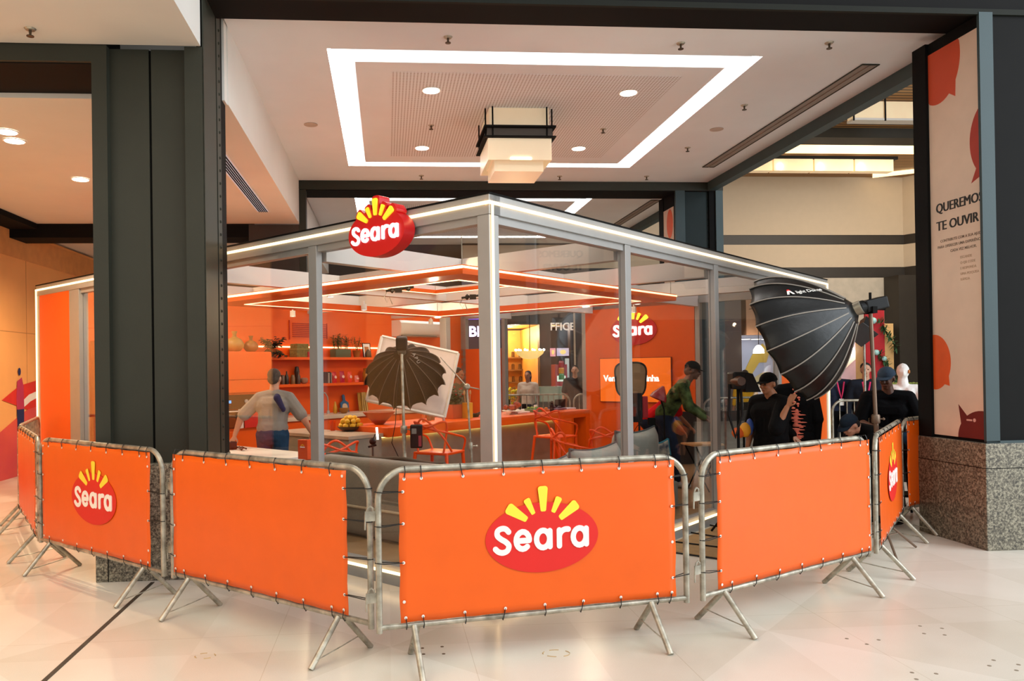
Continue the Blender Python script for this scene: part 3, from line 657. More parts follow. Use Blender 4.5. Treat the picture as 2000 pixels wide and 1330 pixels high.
b = MB(); b.box((-.012, -.012, ZT), (Lb, .10, ZT + .012)); b.box((-.012, .10, ZT), (.1, La, ZT + .012)); b.build('flashing', M_dark, pv)
for lo, hi in (((-.018, .02, ZL - .011), (-.006, La, ZL + .011)), ((.02, -.018, ZL - .011), (Lb, -.006, ZL + .011)), ((-.018, .0, DK - .006), (-.004, La, DK + .014)), ((.0, -.018, DK - .006), (Lb, -.004, DK + .014)), ((.02, -.016, DK), (.034, -.004, ZL)), ((-.016, La - .02, DK), (-.004, La, ZL)), ((Lb - .03, -.018, DK), (Lb, -.004, ZL))):
    b = MB(); b.box(lo, hi); b.build('light_strip', M_led, pv)
b = MB(); b.box((-.019, -.019, ZL - .011), (.03, .03, ZL + .011)); b.build('light_strip', M_led, pv)
GX = [(.11, 1.947), (2.047, 3.91), (4.01, 5.88)]
for x0, x1 in GX:
    b = MB(); b.box((x0, .05, DK), (x1, .058, 2.79)); b.build('glass_pane', M_glass, pv)
    b = MB()
    b.box((x0, .02, 2.735), (x1, .1, 2.79)); b.build('top_rail', M_alu, pv); b = MB(); b.box((x0, .02, DK), (x1, .1, DK + .05)); b.build('bottom_rail', M_alu, pv)
for y0, y1 in ((.11, 1.915), (2.025, 3.87), (3.98, 5.7), (5.81, 6.66)):
    b = MB(); b.box((.05, y0, DK), (.058, y1, 2.79)); b.build('glass_pane', M_glass, pv)
    b = MB(); b.box((.02, y0, 2.735), (.1, y1, 2.79)); b.build('top_rail', M_alu, pv); b = MB(); b.box((.02, y0, DK), (.1, y1, DK + .05)); b.build('bottom_rail', M_alu, pv)
b = MB(); b.box((.0, 6.95, DK), (.1, 7.91, 2.79)); b.build('wall_panel', M_orange, pv)
b = MB(); b.box((5.98, .0, DK), (7.89, .1, 2.79)); b.build('wall_panel', mat('orange_laminate', 'f0610c'), pv)
# kitchen wall and end wall
KW = 7.0
b = MB(); b.box((.12, KW, DK), (Lb - .1, KW + .1, 2.79)); b.build('kitchen_wall', M_orange, pv)
yy = lambda px: on(px, 620, PAV, 0, 7.86).y
b = MB(); b.box((7.86, yy(1356), DK), (7.94, yy(1143), 2.79)); b.build('screen_wall', M_orange, pv)
b = MB(); b.box((7.86, 6.0, DK), (7.94, 7.0, 2.1)); b.build('half_wall', M_orange, pv)
for y in (yy(1393), yy(1366), yy(1143), yy(985), yy(916) + .1, 6.92): post(7.86, 7.96, y, y + .08)
for y0, y1 in ((.12, yy(1393)), (yy(1143) + .08, yy(985)), (yy(985) + .08, 6.9)):
    b = MB(); b.box((7.90, y0, 2.1 if y1 > 6.5 else DK), (7.906, y1, 2.79)); b.build('glass_pane', M_glass, pv)
b = MB(); b.box((7.86, .12, 2.72), (7.96, 6.95, 2.79)); b.build('pane_frame', M_alu, pv)
post(6.0, 6.12, 5.75, 5.9)
# roof grid
M_beam = mat('roof_beam', 'd6cfc8', .6, var=.02)
for x in (2.0, 3.96, 5.92): b = MB(); b.box((x - .05, .12, 2.66), (x + .05, KW, 2.86)); b.build('roof_beam', M_beam, pv)
for y in (1.97, 3.93, 5.76): b = MB(); b.box((.12, y - .05, 2.66), (Lb - .12, y + .05, 2.86)); b.build('roof_beam', M_beam, pv)
# hanging orange light frames
def loop(z0, z1, x0, x1, y0, y1, w, nm):
    t = thing('hanging_light', nm, 'hanging light', PAV @ T((x0 + x1) / 2, (y0 + y1) / 2, z0)); cx, cy = (x0 + x1) / 2, (y0 + y1) / 2
    hx, hy = (x1 - x0) / 2, (y1 - y0) / 2; h = z1 - z0
    for lo, hi in (((-hx, -hy, 0), (hx, -hy + w, h)), ((-hx, hy - w, 0), (hx, hy, h)), ((-hx, -hy + w, 0), (-hx + w, hy - w, h)), ((hx - w, -hy + w, 0), (hx, hy - w, h))):
        b = MB(); b.box(lo, hi); b.build('side_panel', M_orange, t)
    for o_, z in ((-.004, h - .02), (None, 0)):
        for k in range(4):
            if o_ is not None:
                lo, hi = [((-hx - .008, -hy - .008, z - .009), (hx + .008, -hy, z + .009)), ((-hx - .008, hy, z - .012), (hx + .008, hy + .008, z + .012)), ((-hx - .008, -hy, z - .012), (-hx, hy, z + .012)), ((hx, -hy, z - .012), (hx + .008, hy, z + .012))][k]
            else:
                q = w; lo, hi = [((-hx + q, -hy + q - .02, -.006), (hx - q, -hy + q, 0)), ((-hx + q, hy - q, -.006), (hx - q, hy - q + .02, 0)), ((-hx + q - .02, -hy + q - .02, -.006), (-hx + q, hy - q + .02, 0)), ((hx - q, -hy + q - .02, -.006), (hx - q + .02, hy - q + .02, 0))][k]
            b = MB(); b.box(lo, hi); b.build('light_strip', M_led, t)
    for sx_ in (-1, 1):
        for sy_ in (-1, 1): b = MB(); b.tube([(sx_ * (hx - .05), sy_ * (hy - .05), h), (sx_ * (hx - .05), sy_ * (hy - .05), 2.86 - z0)], .004, 6); b.build('suspension_wire', M_galv, t)
loop(2.52, 2.60, .80, 4.95, .93, 5.0, .34, 'large hanging orange rectangle edged with glowing light strips over the bar')
loop(2.74, 2.79, 1.95, 3.70, 2.15, 3.9, .10, 'smaller orange light rectangle tucked up between the roof beams')
# lamps inside
for x, y in ((1.2, 1.4), (3.4, 1.2), (5.2, 1.6), (1.4, 3.4), (3.0, 4.6), (5.4, 4.2), (3, 6.2), (6.2, 6.3), (6.6, 2.4)):
    t = thing('track_spotlight', 'small white spotlight under the pavilion roof grid', 'spotlight', PAV @ T(x, y, 2.66), 'pavilion spotlights')
    b = MB(); b.tube([(0, 0, 0), (0, 0, -.04)], .012, 8); b.lathe([(.03, -.12), (.042, -.13), (.04, -.04), (0, -.035)], 14); b.build('housing', M_white, t)
    b = MB(); b.lathe([(0, -.126), (.034, -.126), (.034, -.12), (0, -.12)], 14); b.build('lens', M_lamp, t)
for x, y in ((1.6, 2.0), (2.6, 5.2), (5.2, 2.4), (5.4, 5.4)): point('spot_beam', PAV @ Vector((x, y, 2.48)), 22, (1, .78, .5), .15)

for px, py, d, l in ((780, 566, 8.6, 'black rigging clamp with dangling chain under the roof, above the ribbed softbox'), (925, 580, 9.6, 'black rigging clamp under the roof beside the corner post')):
    q = at(px, py, d); t = thing('rigging_clamp', l, 'clamp', T(q.x, q.y, q.z))
    b = MB(); b.tube([(-.15, 0, -.01), (.16, 0, .03)], .014, 8); b.ball((-.08, 0, .0), (.03, .03, .04), 1); b.ball((.1, 0, .02), (.035, .03, .04), 1); b.box((-.05, -.02, -.03), (.03, .02, .03)); b.build('bar', M_black, t)
    b = MB(); b.tube([(-.13, 0, -.01), (-.17, 0, -.08), (-.14, 0, -.14), (-.11, 0, -.08), (-.08, 0, -.16)], .005, 5); b.build('chain', M_galv, t)
    b = MB(); b.tube([(.1, 0, .04), (.1, 0, 2.70 - q.z)], .010, 6); b.build('drop_rod', M_black, t)

# ------------------------------------------------------------------ people
def skin(name, c): return mat(name, c, .55, var=.05, scale=20)
def cloth(name, c, **k): return mat(name, c, .85, bump=.25, bscale=40, spec=.12, **k)
SKIN_L = skin('skin_light', 'c9977c'); SKIN_M = skin('skin_tan', 'a06a48'); SKIN_D = skin('skin_dark', '5e3a28')
HAIR = mat('dark_hair', '17110e', .7, var=.3, scale=60, bump=.5, bscale=120)
def lump(parent, name, m, shapes, vox, smooth=2):
    b = MB()
    for s_ in shapes:
        if s_[0] == 'c': b.cap(*s_[1:])
        else: b.ball(s_[1], s_[2], 2, s_[3] if len(s_) > 3 else None)
    o = b.build(name, m, parent, smooth=180)
    md = o.modifiers.new('skin', 'REMESH'); md.mode = 'VOXEL'; md.voxel_size = vox; md.use_smooth_shade = True
    if smooth: s2 = o.modifiers.new('soften', 'SMOOTH'); s2.iterations = smooth; s2.factor = .5
    return o
def V3(p): return Vector(p)
def hand(sh, w, d, side, s, curl=.5):
    d = d.normalized(); up = Vector((0, 0, 1)) if abs(d.z) < .8 else Vector((0, -1, 0))
    lat = d.cross(up).normalized(); nrm = lat.cross(d).normalized(); k = s
    for u in (-.024, -.008, .008, .024): sh.append(('c', w + d * .01 * k, w + d * .08 * k + lat * u * k, .015 * k, .013 * k))
    for u, ln in ((-.033, .062), (-.011, .074), (.011, .079), (.033, .07)):
        a = w + d * .088 * k + lat * u * k; m_ = a + (d * (1 - curl * .3) - nrm * curl * .45) * ln * .5 * k * 1.0; e = m_ + (d * (1 - curl) - nrm * curl) .normalized() * ln * .5 * k
        sh.append(('c', a, m_, .0095 * k, .009 * k)); sh.append(('c', m_, e, .009 * k, .0075 * k))
    a = w + d * .025 * k + lat * side * -.025 * k; m_ = a + (d * .6 - lat * side * .8).normalized() * .045 * k; e = m_ + d * .03 * k - nrm * .008
    sh.append(('c', a, m_, .013 * k, .0105 * k)); sh.append(('c', m_, e, .0105 * k, .009 * k))
BASE = dict(pelvis=(0, 0, .95), chest=(0, 0, 1.28), neck=(0, .01, 1.47), head=(0, -.015, 1.64), shl=(-.19, 0, 1.41), shr=(.19, 0, 1.41), ell=(-.25, .01, 1.13), elr=(.25, .01, 1.13),
            wrl=(-.27, -.05, .88), wrr=(.27, -.05, .88), hil=(-.095, 0, .91), hir=(.095, 0, .91), knl=(-.1, -.02, .49), knr=(.1, -.02, .49), anl=(-.1, .02, .085), anr=(.1, .02, .085))
def person(label, M, J={}, s=1.0, skinm=SKIN_M, shirt=None, shirt_sleeve=.55, trousers=None, shoes=None, hair=HAIR, cap=None, face=(0, -1, 0), build=1.0, vox=.009, group=None, longhair=False, capcol=None, curl=.5, legs=True, beard=False, capdir=None):
    j = {k: V3(v) * s for k, v in {**BASE, **J}.items()}
    t = thing('person', label, 'person', M, group); k = s; B_ = build
    f = Vector(face).normalized(); up = (j['head'] - j['neck']).normalized(); rt = f.cross(Vector((0, 0, 1))).normalized(); hu = rt.cross(f).normalized()
    HM = Matrix((rt, -f, hu)).transposed().to_4x4(); HM = Matrix.Translation(j['head']) @ HM @ Matrix.Scale(k, 4)
    def hp(x, y, z): return HM @ Vector((x, y, z))       # x right, y back, z up in head space
    def hb(c, r): return ('e', c, r, HM)
    sh = [hb((0, .012, .025), (.076, .094, .092)), hb((0, -.025, -.04), (.056, .064, .07)), hb((0, -.062, -.085), (.026, .022, .02)), hb((0, -.098, -.012), (.012, .018, .024)), hb((0, -.086, .028), (.05, .014, .012)), hb((0, -.086, -.052), (.026, .012, .008)),
          hb((-.078, .01, -.005), (.009, .02, .032)), hb((.078, .01, -.005), (.009, .02, .032)), hb((-.03,-.07,-.02),(.022,.022,.022)), hb((.03,-.07,-.02),(.022,.022,.022)),
          ('c', j['head'] + hu * -.05 * k, j['neck'], .052 * k, .058 * k * B_)]
    ch, pe = j['chest'], j['pelvis']; ax = (j['shr'] - j['shl']).normalized()
    tor = [('c', ch - ax * .085 * k * B_, ch + ax * .085 * k * B_, .105 * k * B_, .105 * k * B_), ('c', ch - ax * .06 * k * B_, pe - ax * .05 * k + Vector((0, 0, .02)), .10 * k * B_, .10 * k * B_), ('c', ch + ax * .06 * k * B_, pe + ax * .05 * k + Vector((0, 0, .02)), .10 * k * B_, .10 * k * B_),
           ('c', j['neck'] - up * .03 * k, j['shl'], .06 * k, .062 * k * B_), ('c', j['neck'] - up * .03 * k, j['shr'], .06 * k, .062 * k * B_), ('c', j['shl'], ch, .068 * k, .1 * k * B_), ('c', j['shr'], ch, .068 * k, .1 * k * B_), ('c', pe - ax * .06 * k, pe + ax * .06 * k, .105 * k * B_)]
    arms = lambda g: [('c', j['sh' + q], j['el' + q], (.052 + g) * k * B_, (.041 + g) * k * B_) for q in 'lr']
    fore = lambda g: [('c', j['el' + q], j['wr' + q], (.041 + g) * k * B_, (.027 + g) * k) for q in 'lr']
    leg1 = lambda g: [('c', j['hi' + q], j['kn' + q], (.085 + g) * k * B_, (.057 + g) * k) for q in 'lr']
    leg2 = lambda g: [('c', j['kn' + q], j['an' + q], (.055 + g) * k, (.038 + g) * k) for q in 'lr']
    feet = lambda g: [('c', j['an' + q] + Vector((0, .03, -.035)) * k, j['an' + q] + V3(j.get('ft' + q, (0, -.13, -.05))) * (1 if 'ft' + q in j else k), (.036 + g) * k, (.03 + g) * k) for q in 'lr']
    body = sh + tor + arms(0) + fore(0) + (leg1(0) + leg2(0) + feet(0) if legs else [])
    for q, sd in (('l', 1), ('r', -1)): hand(body, j['wr' + q], j['wr' + q] - j['el' + q], sd, k, curl)
    lump(t, 'body', skinm, body, vox)
    b = MB()
    for x in (-.031, .031): b.ball(hp(x, -.083, .008), .0105 * k, 1)
    b.build('eyes', mat('eye_dark', '1a1412', .3), t)
    b = MB(); b.ball((0, -.099, -.053), (.02, .004, .0035), 2, HM); b.build('mouth', mat('lip', '8a4a40', .5), t)
    if hair:
        hs = [hb((0, .028, .045), (.084, .092, .086))]
        if longhair: hs += [hb((0, .06, -.03), (.08, .06, .12)), hb((0, .075, -.13), (.06, .04, .1))]
        else: hs += [hb((0, .055, -.01), (.074, .06, .07))]
        lump(t, 'hair', hair, hs, .009, 1)
    if beard: lump(t, 'beard', hair, [hb((0, -.05, -.075), (.05, .045, .035))], .008, 1)
    if cap:
        b = MB(); prof = [(.0, .132), (.03, .129), (.06, .112), (.082, .085), (.092, .05), (.092, .038)]
        b.lathe(prof[::-1], 24, HM @ Matrix.Translation((0, .014, 0)) @ Matrix.Diagonal((1, 1.12, 1, 1))); b.build('cap_crown', cap, t, smooth=60)
        R = HM @ Matrix.Translation((0, .014, 0)) @ Matrix.Rotation(capdir or 0, 4, 'Z'); b = MB()
        pts = [(.082 * math.cos(a), -.09 * math.sin(a)) for a in [rad(10 + 160 * i / 12) for i in range(13)]]; out = [(.078 * math.cos(a), -.09 - .075 * math.sin(a)) for a in [rad(10 + 160 * i / 12) for i in range(13)]]
        for z0, z1 in ((.036, .043),):
            Vv = [(x, y, z0) for x, y in pts] + [(x, y, z0 - .012) for x, y in out] + [(x, y, z1) for x, y in pts] + [(x, y, z1 - .012) for x, y in out]; n = 13
            Fs = [(i, i + 1, n + i + 1, n + i) for i in range(12)] + [(2 * n + i, 3 * n + i, 3 * n + i + 1, 2 * n + i + 1) for i in range(12)] + [(n + i, n + i + 1, 3 * n + i + 1, 3 * n + i) for i in range(12)] + [(i, 2 * n + i, 2 * n + i + 1, i + 1) for i in range(12)]
            b._add([R @ Vector(v) for v in Vv], Fs)
        b.build('cap_brim', cap, t)
    if shirt:
        g = .016; gs = [('c', x[1], x[2], x[3] + g * k, (x[4] if len(x) > 4 else x[3]) + g * k) for x in tor[:3]] + [('c', x[1], x[2], x[3] + .008 * k, x[4] + g * k) for x in tor[3:7]] + [('c', pe - ax * .06 * k + Vector((0, 0, .045)) * k, pe + ax * .06 * k + Vector((0, 0, .045)) * k, .122 * k * B_)]
        for q in 'lr':
            e = j['sh' + q].lerp(j['el' + q], min(1, shirt_sleeve / .5 if shirt_sleeve < .5 else 1)) if shirt_sleeve < 1 else j['el' + q]
            if shirt_sleeve < 1: e = j['sh' + q].lerp(j['el' + q], shirt_sleeve * 1.4 if shirt_sleeve * 1.4 < 1 else 1)
            gs.append(('c', j['sh' + q], e, (.052 + g + .006) * k * B_, (.044 + g + .012) * k * B_))
            if shirt_sleeve >= 1: gs.append(('c', j['el' + q], j['el' + q].lerp(j['wr' + q], .92), (.041 + g) * k, (.03 + g) * k))
        lump(t, 'shirt', shirt, gs, vox + .002, 3)
    if trousers and legs:
        lump(t, 'trousers', trousers, leg1(.018) + [('c', j['kn' + q], j['kn' + q].lerp(j['an' + q], .93), .074 * k, .058 * k) for q in 'lr'] + [('c', pe - ax * .055 * k - Vector((0, 0, .03)) * k, pe + ax * .055 * k - Vector((0, 0, .045)) * k, .130 * k * B_)], vox + .002, 3)
    if shoes and legs:
        for q in 'lr': a = j['an' + q]; lump(t, 'shoe', shoes, [('c', a + Vector((0, .035, -.042)) * k, a + (Vector((0, -.15, -.052)) if 'ft' + q not in j else V3(j['ft' + q])) * k, .042 * k, .036 * k), ('c', a, a + Vector((0, 0, -.04)) * k, .047 * k, .045 * k)], vox, 1)
    return t, j, HM
FL = DK   # pavilion floor height
def face_from(p): return math.atan2(p.x, p.y)

# man in grey t-shirt, back to the camera, arms out, working in the kitchen
p = at(533, 900, 9.0); M = T(p.x, p.y, FL, rad(172))
t, j, HM = person('stocky man in grey t-shirt and blue jeans seen from behind, arms held out', M, s=.955, build=1.12, skinm=SKIN_L, hair=mat('grey_hair', '4a4038', .8, var=.3, scale=60), shirt=cloth('grey_jersey', '8e8a84', var=.08), shirt_sleeve=.6, trousers=cloth('blue_denim', '26425f', var=.25), shoes=mat('brown_shoe', '3a2a20', .6), face=(0, -1, -.15), vox=.007,
    J=dict(chest=(0, -.05, 1.25), neck=(.01, -.1, 1.43), head=(.02, -.15, 1.585), shl=(-.185, -.07, 1.345), shr=(.185, -.07, 1.345), elr=(.39, .02, 1.12), wrr=(.50, -.04, .90), ell=(-.37, -.05, 1.11), wrl=(-.44, -.16, .92)))
b = MB(); b.cap((-.10, .105, 1.30), (-.155, .095, 1.19), .042, .030); b.ball((-.10, .105, 1.30), (.045, .02, .05)); b.ball((-.165, .09, 1.17), (.03, .02, .035)); b.build('printed_emblem', mat('print_navy', '29224e', .8), t, smooth=60)

# chef-side helper half hidden behind the white diffuser
p = at(896, 850, 12.4); person('dark haired person in an olive top half hidden behind the white diffuser', T(p.x, p.y, FL, rad(60)), s=.92, skinm=SKIN_M, shirt=cloth('olive_top', '6a6248'), trousers=cloth('black_cloth', '08080a'), shoes=M_black, face=(0, -1, -.2), vox=.011)

# crew member in black cap and camouflage shirt bending to the right
p = at(1318, 940, 10.3); M = T(p.x, p.y, FL, rad(75))
t, j, HM = person('crew member in green camouflage shirt and dark jeans leaning forward inside the pavilion', M, s=1.0, skinm=SKIN_D, shirt=cloth('camouflage_green', '25381f', var=.75, scale=11, col2='5d7040'), shirt_sleeve=1.2, trousers=cloth('dark_denim', '20283a', var=.3), shoes=mat('white_shoe', 'c9c4bc', .6), cap=cloth('black_cap', '070808'), face=(0, -1, -.25), vox=.008,
    J=dict(pelvis=(0, .12, .93), chest=(0, -.05, 1.22), neck=(0, -.17, 1.39), head=(0, -.25, 1.53), shl=(-.19, -.12, 1.35), shr=(.19, -.12, 1.35), ell=(-.24, -.18, 1.07), wrl=(-.2, -.38, .92), elr=(.26, -.2, 1.08), wrr=(.22, -.4, .94), hil=(-.095, .12, .9), hir=(.095, .12, .9), knl=(-.1, .0, .48), knr=(.12, .1, .48), anl=(-.1, -.02, .085), anr=(.12, .16, .085)))
p = at(1288, 940, 10.9); M = T(p.x, p.y, FL, rad(60))
person('crew member in a bright red t-shirt behind the one in camouflage', M, s=.9, skinm=SKIN_M, shirt=cloth('red_jersey', 'c4161c'), trousers=cloth('navy_cloth', '1b2233'), shoes=M_black, face=(0, -1, -.5), vox=.010,
    J=dict(pelvis=(0, .15, .93), chest=(0, -.12, 1.16), neck=(0, -.26, 1.27), head=(0, -.38, 1.34), shl=(-.19, -.2, 1.25), shr=(.19, -.2, 1.25), ell=(-.24, -.26, .98), wrl=(-.2, -.4, .82), elr=(.26, -.26, .98), wrr=(.22, -.42, .84), hil=(-.095, .15, .9), hir=(.095, .15, .9)))

# outside the right face
p = at(1507, 900, 8.1); M = T(p.x, p.y, 0, rad(-62))
t, j, HM = person('person in black cap and black t-shirt in profile, one forearm raised with open palm', M, s=.935, build=1.22, skinm=SKIN_M, shirt=cloth('black_cloth', '08080a'), shirt_sleeve=.72, trousers=cloth('black_cloth', '08080a'), shoes=M_black, cap=cloth('black_cap', '070808'), face=(0, -1, -.12), vox=.007, curl=.15,
    J=dict(head=(0, -.04, 1.60), elr=(.25, -.22, 1.13), wrr=(.31, -.12, 1.36), shr=(.19, -.02, 1.39), ell=(-.26, .0, 1.12), wrl=(-.22, -.12, .9), shl=(-.19, .0, 1.39)))
p = at(1557, 900, 8.5); M = T(p.x, p.y, 0, rad(172))
t, j, HM = person('person in long black jacket with coral print down the back under the big softbox', M, s=1.0, build=.92, skinm=SKIN_L, shirt=cloth('black_jacket', '070708'), shirt_sleeve=1.2, trousers=cloth('black_cloth', '08080a'), shoes=M_black, face=(0, -1, 0), vox=.008,
    J=dict(shl=(-.16, 0, 1.41), shr=(.16, 0, 1.41), ell=(-.20, .05, 1.1), elr=(.20, .05, 1.1), wrr=(.08, .17, .93), wrl=(-.20, .0, .84)))
b = MB(); rnd = random.Random(3)
ax_ = Vector((.05, .125, 1.45)); bx_ = Vector((.04, .135, 1.2)); cx_ = Vector((.02, .135, .9))
for i in range(46):
    u = i / 45; q = ax_.lerp(bx_, u * 2) if u < .5 else bx_.lerp(cx_, u * 2 - 1)
    w = .012 + .012 * (i % 3)
    if i % 2 == 0 or u > .5: b.ball(q + Vector((rnd.uniform(-.035, .035), .012, 0)), (w * (2.2 if u > .5 else .8), .012, .008 if u > .5 else .014), 1)
b.build('coral_print', mat('coral_print', 'e87f66', .8), t, smooth=60)

# seated man beside the far edge-on barrier and a person bending
p = at(1733, 850, 9.05); M = T(p.x, p.y, 0, rad(-20))
t, j, HM = person('man in dark t-shirt and blue cap seated with knees raised behind the softbox stand', M, s=1.02, build=1.12, skinm=SKIN_D, shirt=cloth('black_cloth', '08080a'), shirt_sleeve=.65, trousers=cloth('blue_denim', '26425f'), shoes=mat('white_shoe', 'c9c4bc', .6), cap=cloth('slate_cap', '3c4a5a'), face=(-.5, -1, -.35), vox=.008,
    J=dict(pelvis=(0, 0, .76), chest=(0, -.05, 1.13), neck=(0, -.09, 1.33), head=(-.02, -.13, 1.49), shl=(-.2, -.07, 1.27), shr=(.2, -.07, 1.27), ell=(-.3, -.1, 1.0), elr=(.3, -.1, 1.0), wrl=(-.18, -.35, .95), wrr=(.2, -.36, .95), hil=(-.1, 0, .74), hir=(.1, 0, .74), knl=(-.16, -.45, .86), knr=(.3, -.40, .90), anl=(-.15, -.4, .35), anr=(.3, -.36, .38), ftl=(0, -.13, -.05), ftr=(0, -.13, -.05)))
st = thing('high_stool', 'black high stool under the seated man', 'stool', M)
b = MB(); b.box((-.2, -.18, .60), (.2, .2, .635), bev=.015); b.build('seat', M_black, st)
for sx_ in (-1, 1):
    for sy_ in (-1, 1): b = MB(); b.tube([(sx_ * .15, sy_ * .14, .60), (sx_ * .2, sy_ * .19, .0)], .014, 8); b.build('leg', M_dark, st)
b = MB(); b.box((-.25, -.62, .235), (.42, -.3, .26)); b.box((-.25, -.62, 0), (-.22, -.3, .235)); b.box((.39, -.62, 0), (.42, -.3, .235)); b.build('footrest', M_dark, st)
p = at(1694, 880, 8.2); M = T(p.x, p.y, 0, rad(-80))
person('person in a black cap and black top bending low beside the seated man', M, s=.95, skinm=SKIN_L, shirt=cloth('black_cloth', '08080a'), shirt_sleeve=.7, trousers=cloth('black_cloth', '08080a'), shoes=M_black, cap=cloth('navy_cap', '1c2733'), face=(.1, -1, -.7), vox=.008,
    J=dict(pelvis=(0, .3, .78), chest=(0, .05, .98), neck=(0, -.1, 1.07), head=(0, -.21, 1.10), shl=(-.18, -.03, 1.03), shr=(.18, -.03, 1.03), ell=(-.22, -.16, .78), elr=(.22, -.16, .78), wrl=(-.1, -.34, .72), wrr=(.1, -.34, .72), hil=(-.095, .3, .76), hir=(.095, .3, .76), knl=(-.12, .05, .42), knr=(.12, .05, .42), anl=(-.1, .28, .085), anr=(.1, .28, .085)))
# visitors beyond the queue rail
M_pink = mat('lanyard_pink', 'e62a6a', .6)
def lanyard(t, k):
    b = MB(); b.tube([(-.055 * k, -.135 * k, 1.45 * k), (-.03 * k, -.15 * k, 1.3 * k), (0, -.155 * k, 1.17 * k), (.03 * k, -.15 * k, 1.3 * k), (.055 * k, -.135 * k, 1.45 * k)], .012, 6); b.build('lanyard', M_pink, t)
    b = MB(); b.box((-.035, -.17 * k, 1.06 * k), (.035, -.16 * k, 1.17 * k)); b.build('badge', M_wht, t)
for px, d, lab, rz, cw in ((1637, 12.6, 'visitor in a navy top with a pink lanyard and badge, beside the softbox edge', -8, '252c3e'), (1692, 12.3, 'visitor in a dark jacket with a pink lanyard, beside the softbox stand pole', -25, '20242e')):
    p = at(px, 800, d); t, j, HM = person(lab, T(p.x, p.y, 0, rad(rz)), s=.97, skinm=SKIN_L, shirt=cloth('navy_top_' + ('a' if px < 1650 else 'b'), cw), shirt_sleeve=1.2, trousers=cloth('black_cloth', '08080a'), shoes=M_black, vox=.012); lanyard(t, .97)
p = at(1032, 800, 17.4); person('woman with tied dark hair in a pale top behind the rail, through the rear window', T(p.x, p.y, 0, rad(-30)), s=.93, skinm=SKIN_M, shirt=cloth('pale_top', 'c9b6a4'), shirt_sleeve=.5, trousers=cloth('black_cloth', '08080a'), shoes=M_black, vox=.012, longhair=True)
p = at(1124, 800, 17.2); person('man in a charcoal t-shirt looking up, standing at the right of the rear window', T(p.x, p.y, 0, rad(-5)), s=.99, skinm=SKIN_L, shirt=cloth('charcoal_jersey', '2b2622'), trousers=cloth('black_cloth', '08080a'), shoes=M_black, face=(-.2, -1, .1), vox=.012)
p = at(1456, 800, 17.5); person('distant visitor in a yellow jacket in front of the bright shop mural', T(p.x, p.y, 0, rad(180)), s=.9, skinm=SKIN_M, shirt=cloth('yellow_jacket', 'd9a21c'), shirt_sleeve=1.2, trousers=cloth('black_cloth', '08080a'), shoes=M_black, vox=.014)
# white bust mannequin on the rail shelf
p = at(1764, 780, 11.2)
mn = thing('bust_mannequin', 'white bust mannequin with rough surface behind the seated man', 'mannequin', T(p.x, p.y, 0, rad(-25)))
M_plast = mat('plaster_white', 'e3e0dc', .8, var=.08, scale=12, bump=.4, bscale=25)
lump(mn, 'bust', M_plast, [('e', (0, -.02, 1.58), (.085, .10, .115)), ('e', (0, -.1, 1.55), (.02, .03, .04)), ('c', V3((0, 0, 1.5)), V3((0, 0, 1.38)), .06, .075), ('c', V3((-.17, 0, 1.32)), V3((.17, 0, 1.32)), .07, .07), ('c', V3((-.08, 0, 1.28)), V3((-.06, 0, 1.1)), .1, .1), ('c', V3((.08, 0, 1.28)), V3((.06, 0, 1.1)), .1, .1), ('c', V3((.18, -.02, 1.3)), V3((.24, -.1, 1.13)), .055, .045), ('c', V3((-.18, -.02, 1.3)), V3((-.24, -.08, 1.13)), .055, .045)], .011)
b = MB(); b.lathe([(.16, 0), (.16, .03), (.03, .05), (.03, 1.02), (.1, 1.04)], 20); b.build('stand', M_dark, mn, smooth=40)
b = MB(); b.ball((.07, -.09, 1.57), (.015, .012, .03)); b.build('gold_ear_clip', mat('gold', 'b9743a', .4, .6), mn)

# ------------------------------------------------------------------ photographic lights
def axisM(loc, d):            # local +z looks along d
    return Matrix.Translation(loc) @ Vector(d).to_track_quat('Z', 'Y').to_matrix().to_4x4()
M_sb = mat('softbox_black', '040505', .40, var=.1, scale=8, bump=.25, bscale=14, spec=.4)
M_rod = mat('rib_piping', '8c857c', .5)
M_rodd = mat('rib_piping_dim', '5a4a3e', .5)
def dome(t, M, R, depth, n, power=.62, es=.9, m=M_sb, rod=M_rod, rodr=.006, nm='fabric_shell', sag=.05):
    prof = [(i / 14) for i in range(15)]
    V = []; seg = n * 6
    for u in prof:
        rr = R * (.075 + .925 * (1 - (1 - u) ** 1.95)) if power is None else R * (.075 + .925 * u ** power)
        for k in range(seg):
            ph = (k % 6) / 6; s_ = 1 - sag * math.sin(PI * ph) * (.25 + .75 * u); zz = depth * u - (sag * R * 1.1 * math.sin(PI * ph) if u == 1 else 0) * es
            a = 2 * PI * k / seg; V.append((rr * s_ * math.cos(a), rr * s_ * math.sin(a), zz))
    Fs = [(i * seg + k, i * seg + (k + 1) % seg, (i + 1) * seg + (k + 1) % seg, (i + 1) * seg + k) for i in range(14) for k in range(seg)]
    b = MB(); b._add(V, Fs); o = b.build(nm, m, t, M, smooth=50); md = o.modifiers.new('thickness', 'SOLIDIFY'); md.thickness = .006
    for k in range(n):
        a = 2 * PI * k / n; pts = []
        for u in prof[1:]:
            rr = (R * (.075 + .925 * (1 - (1 - u) ** 1.95)) if power is None else R * (.075 + .925 * u ** power)) + .005; pts.append((rr * math.cos(a), rr * math.sin(a), depth * u))
        b = MB(); b.tube(pts, rodr, 6); b.build('rib', rod, t, M)
    b = MB(); b.lathe([(R * .03, -.05), (R * .10, -.045), (R * .10, .03), (R * .07, .05)], 24); b.build('speed_ring', mat('ring_metal', '8f8878', .35, .6), t, M, smooth=40)
    return o
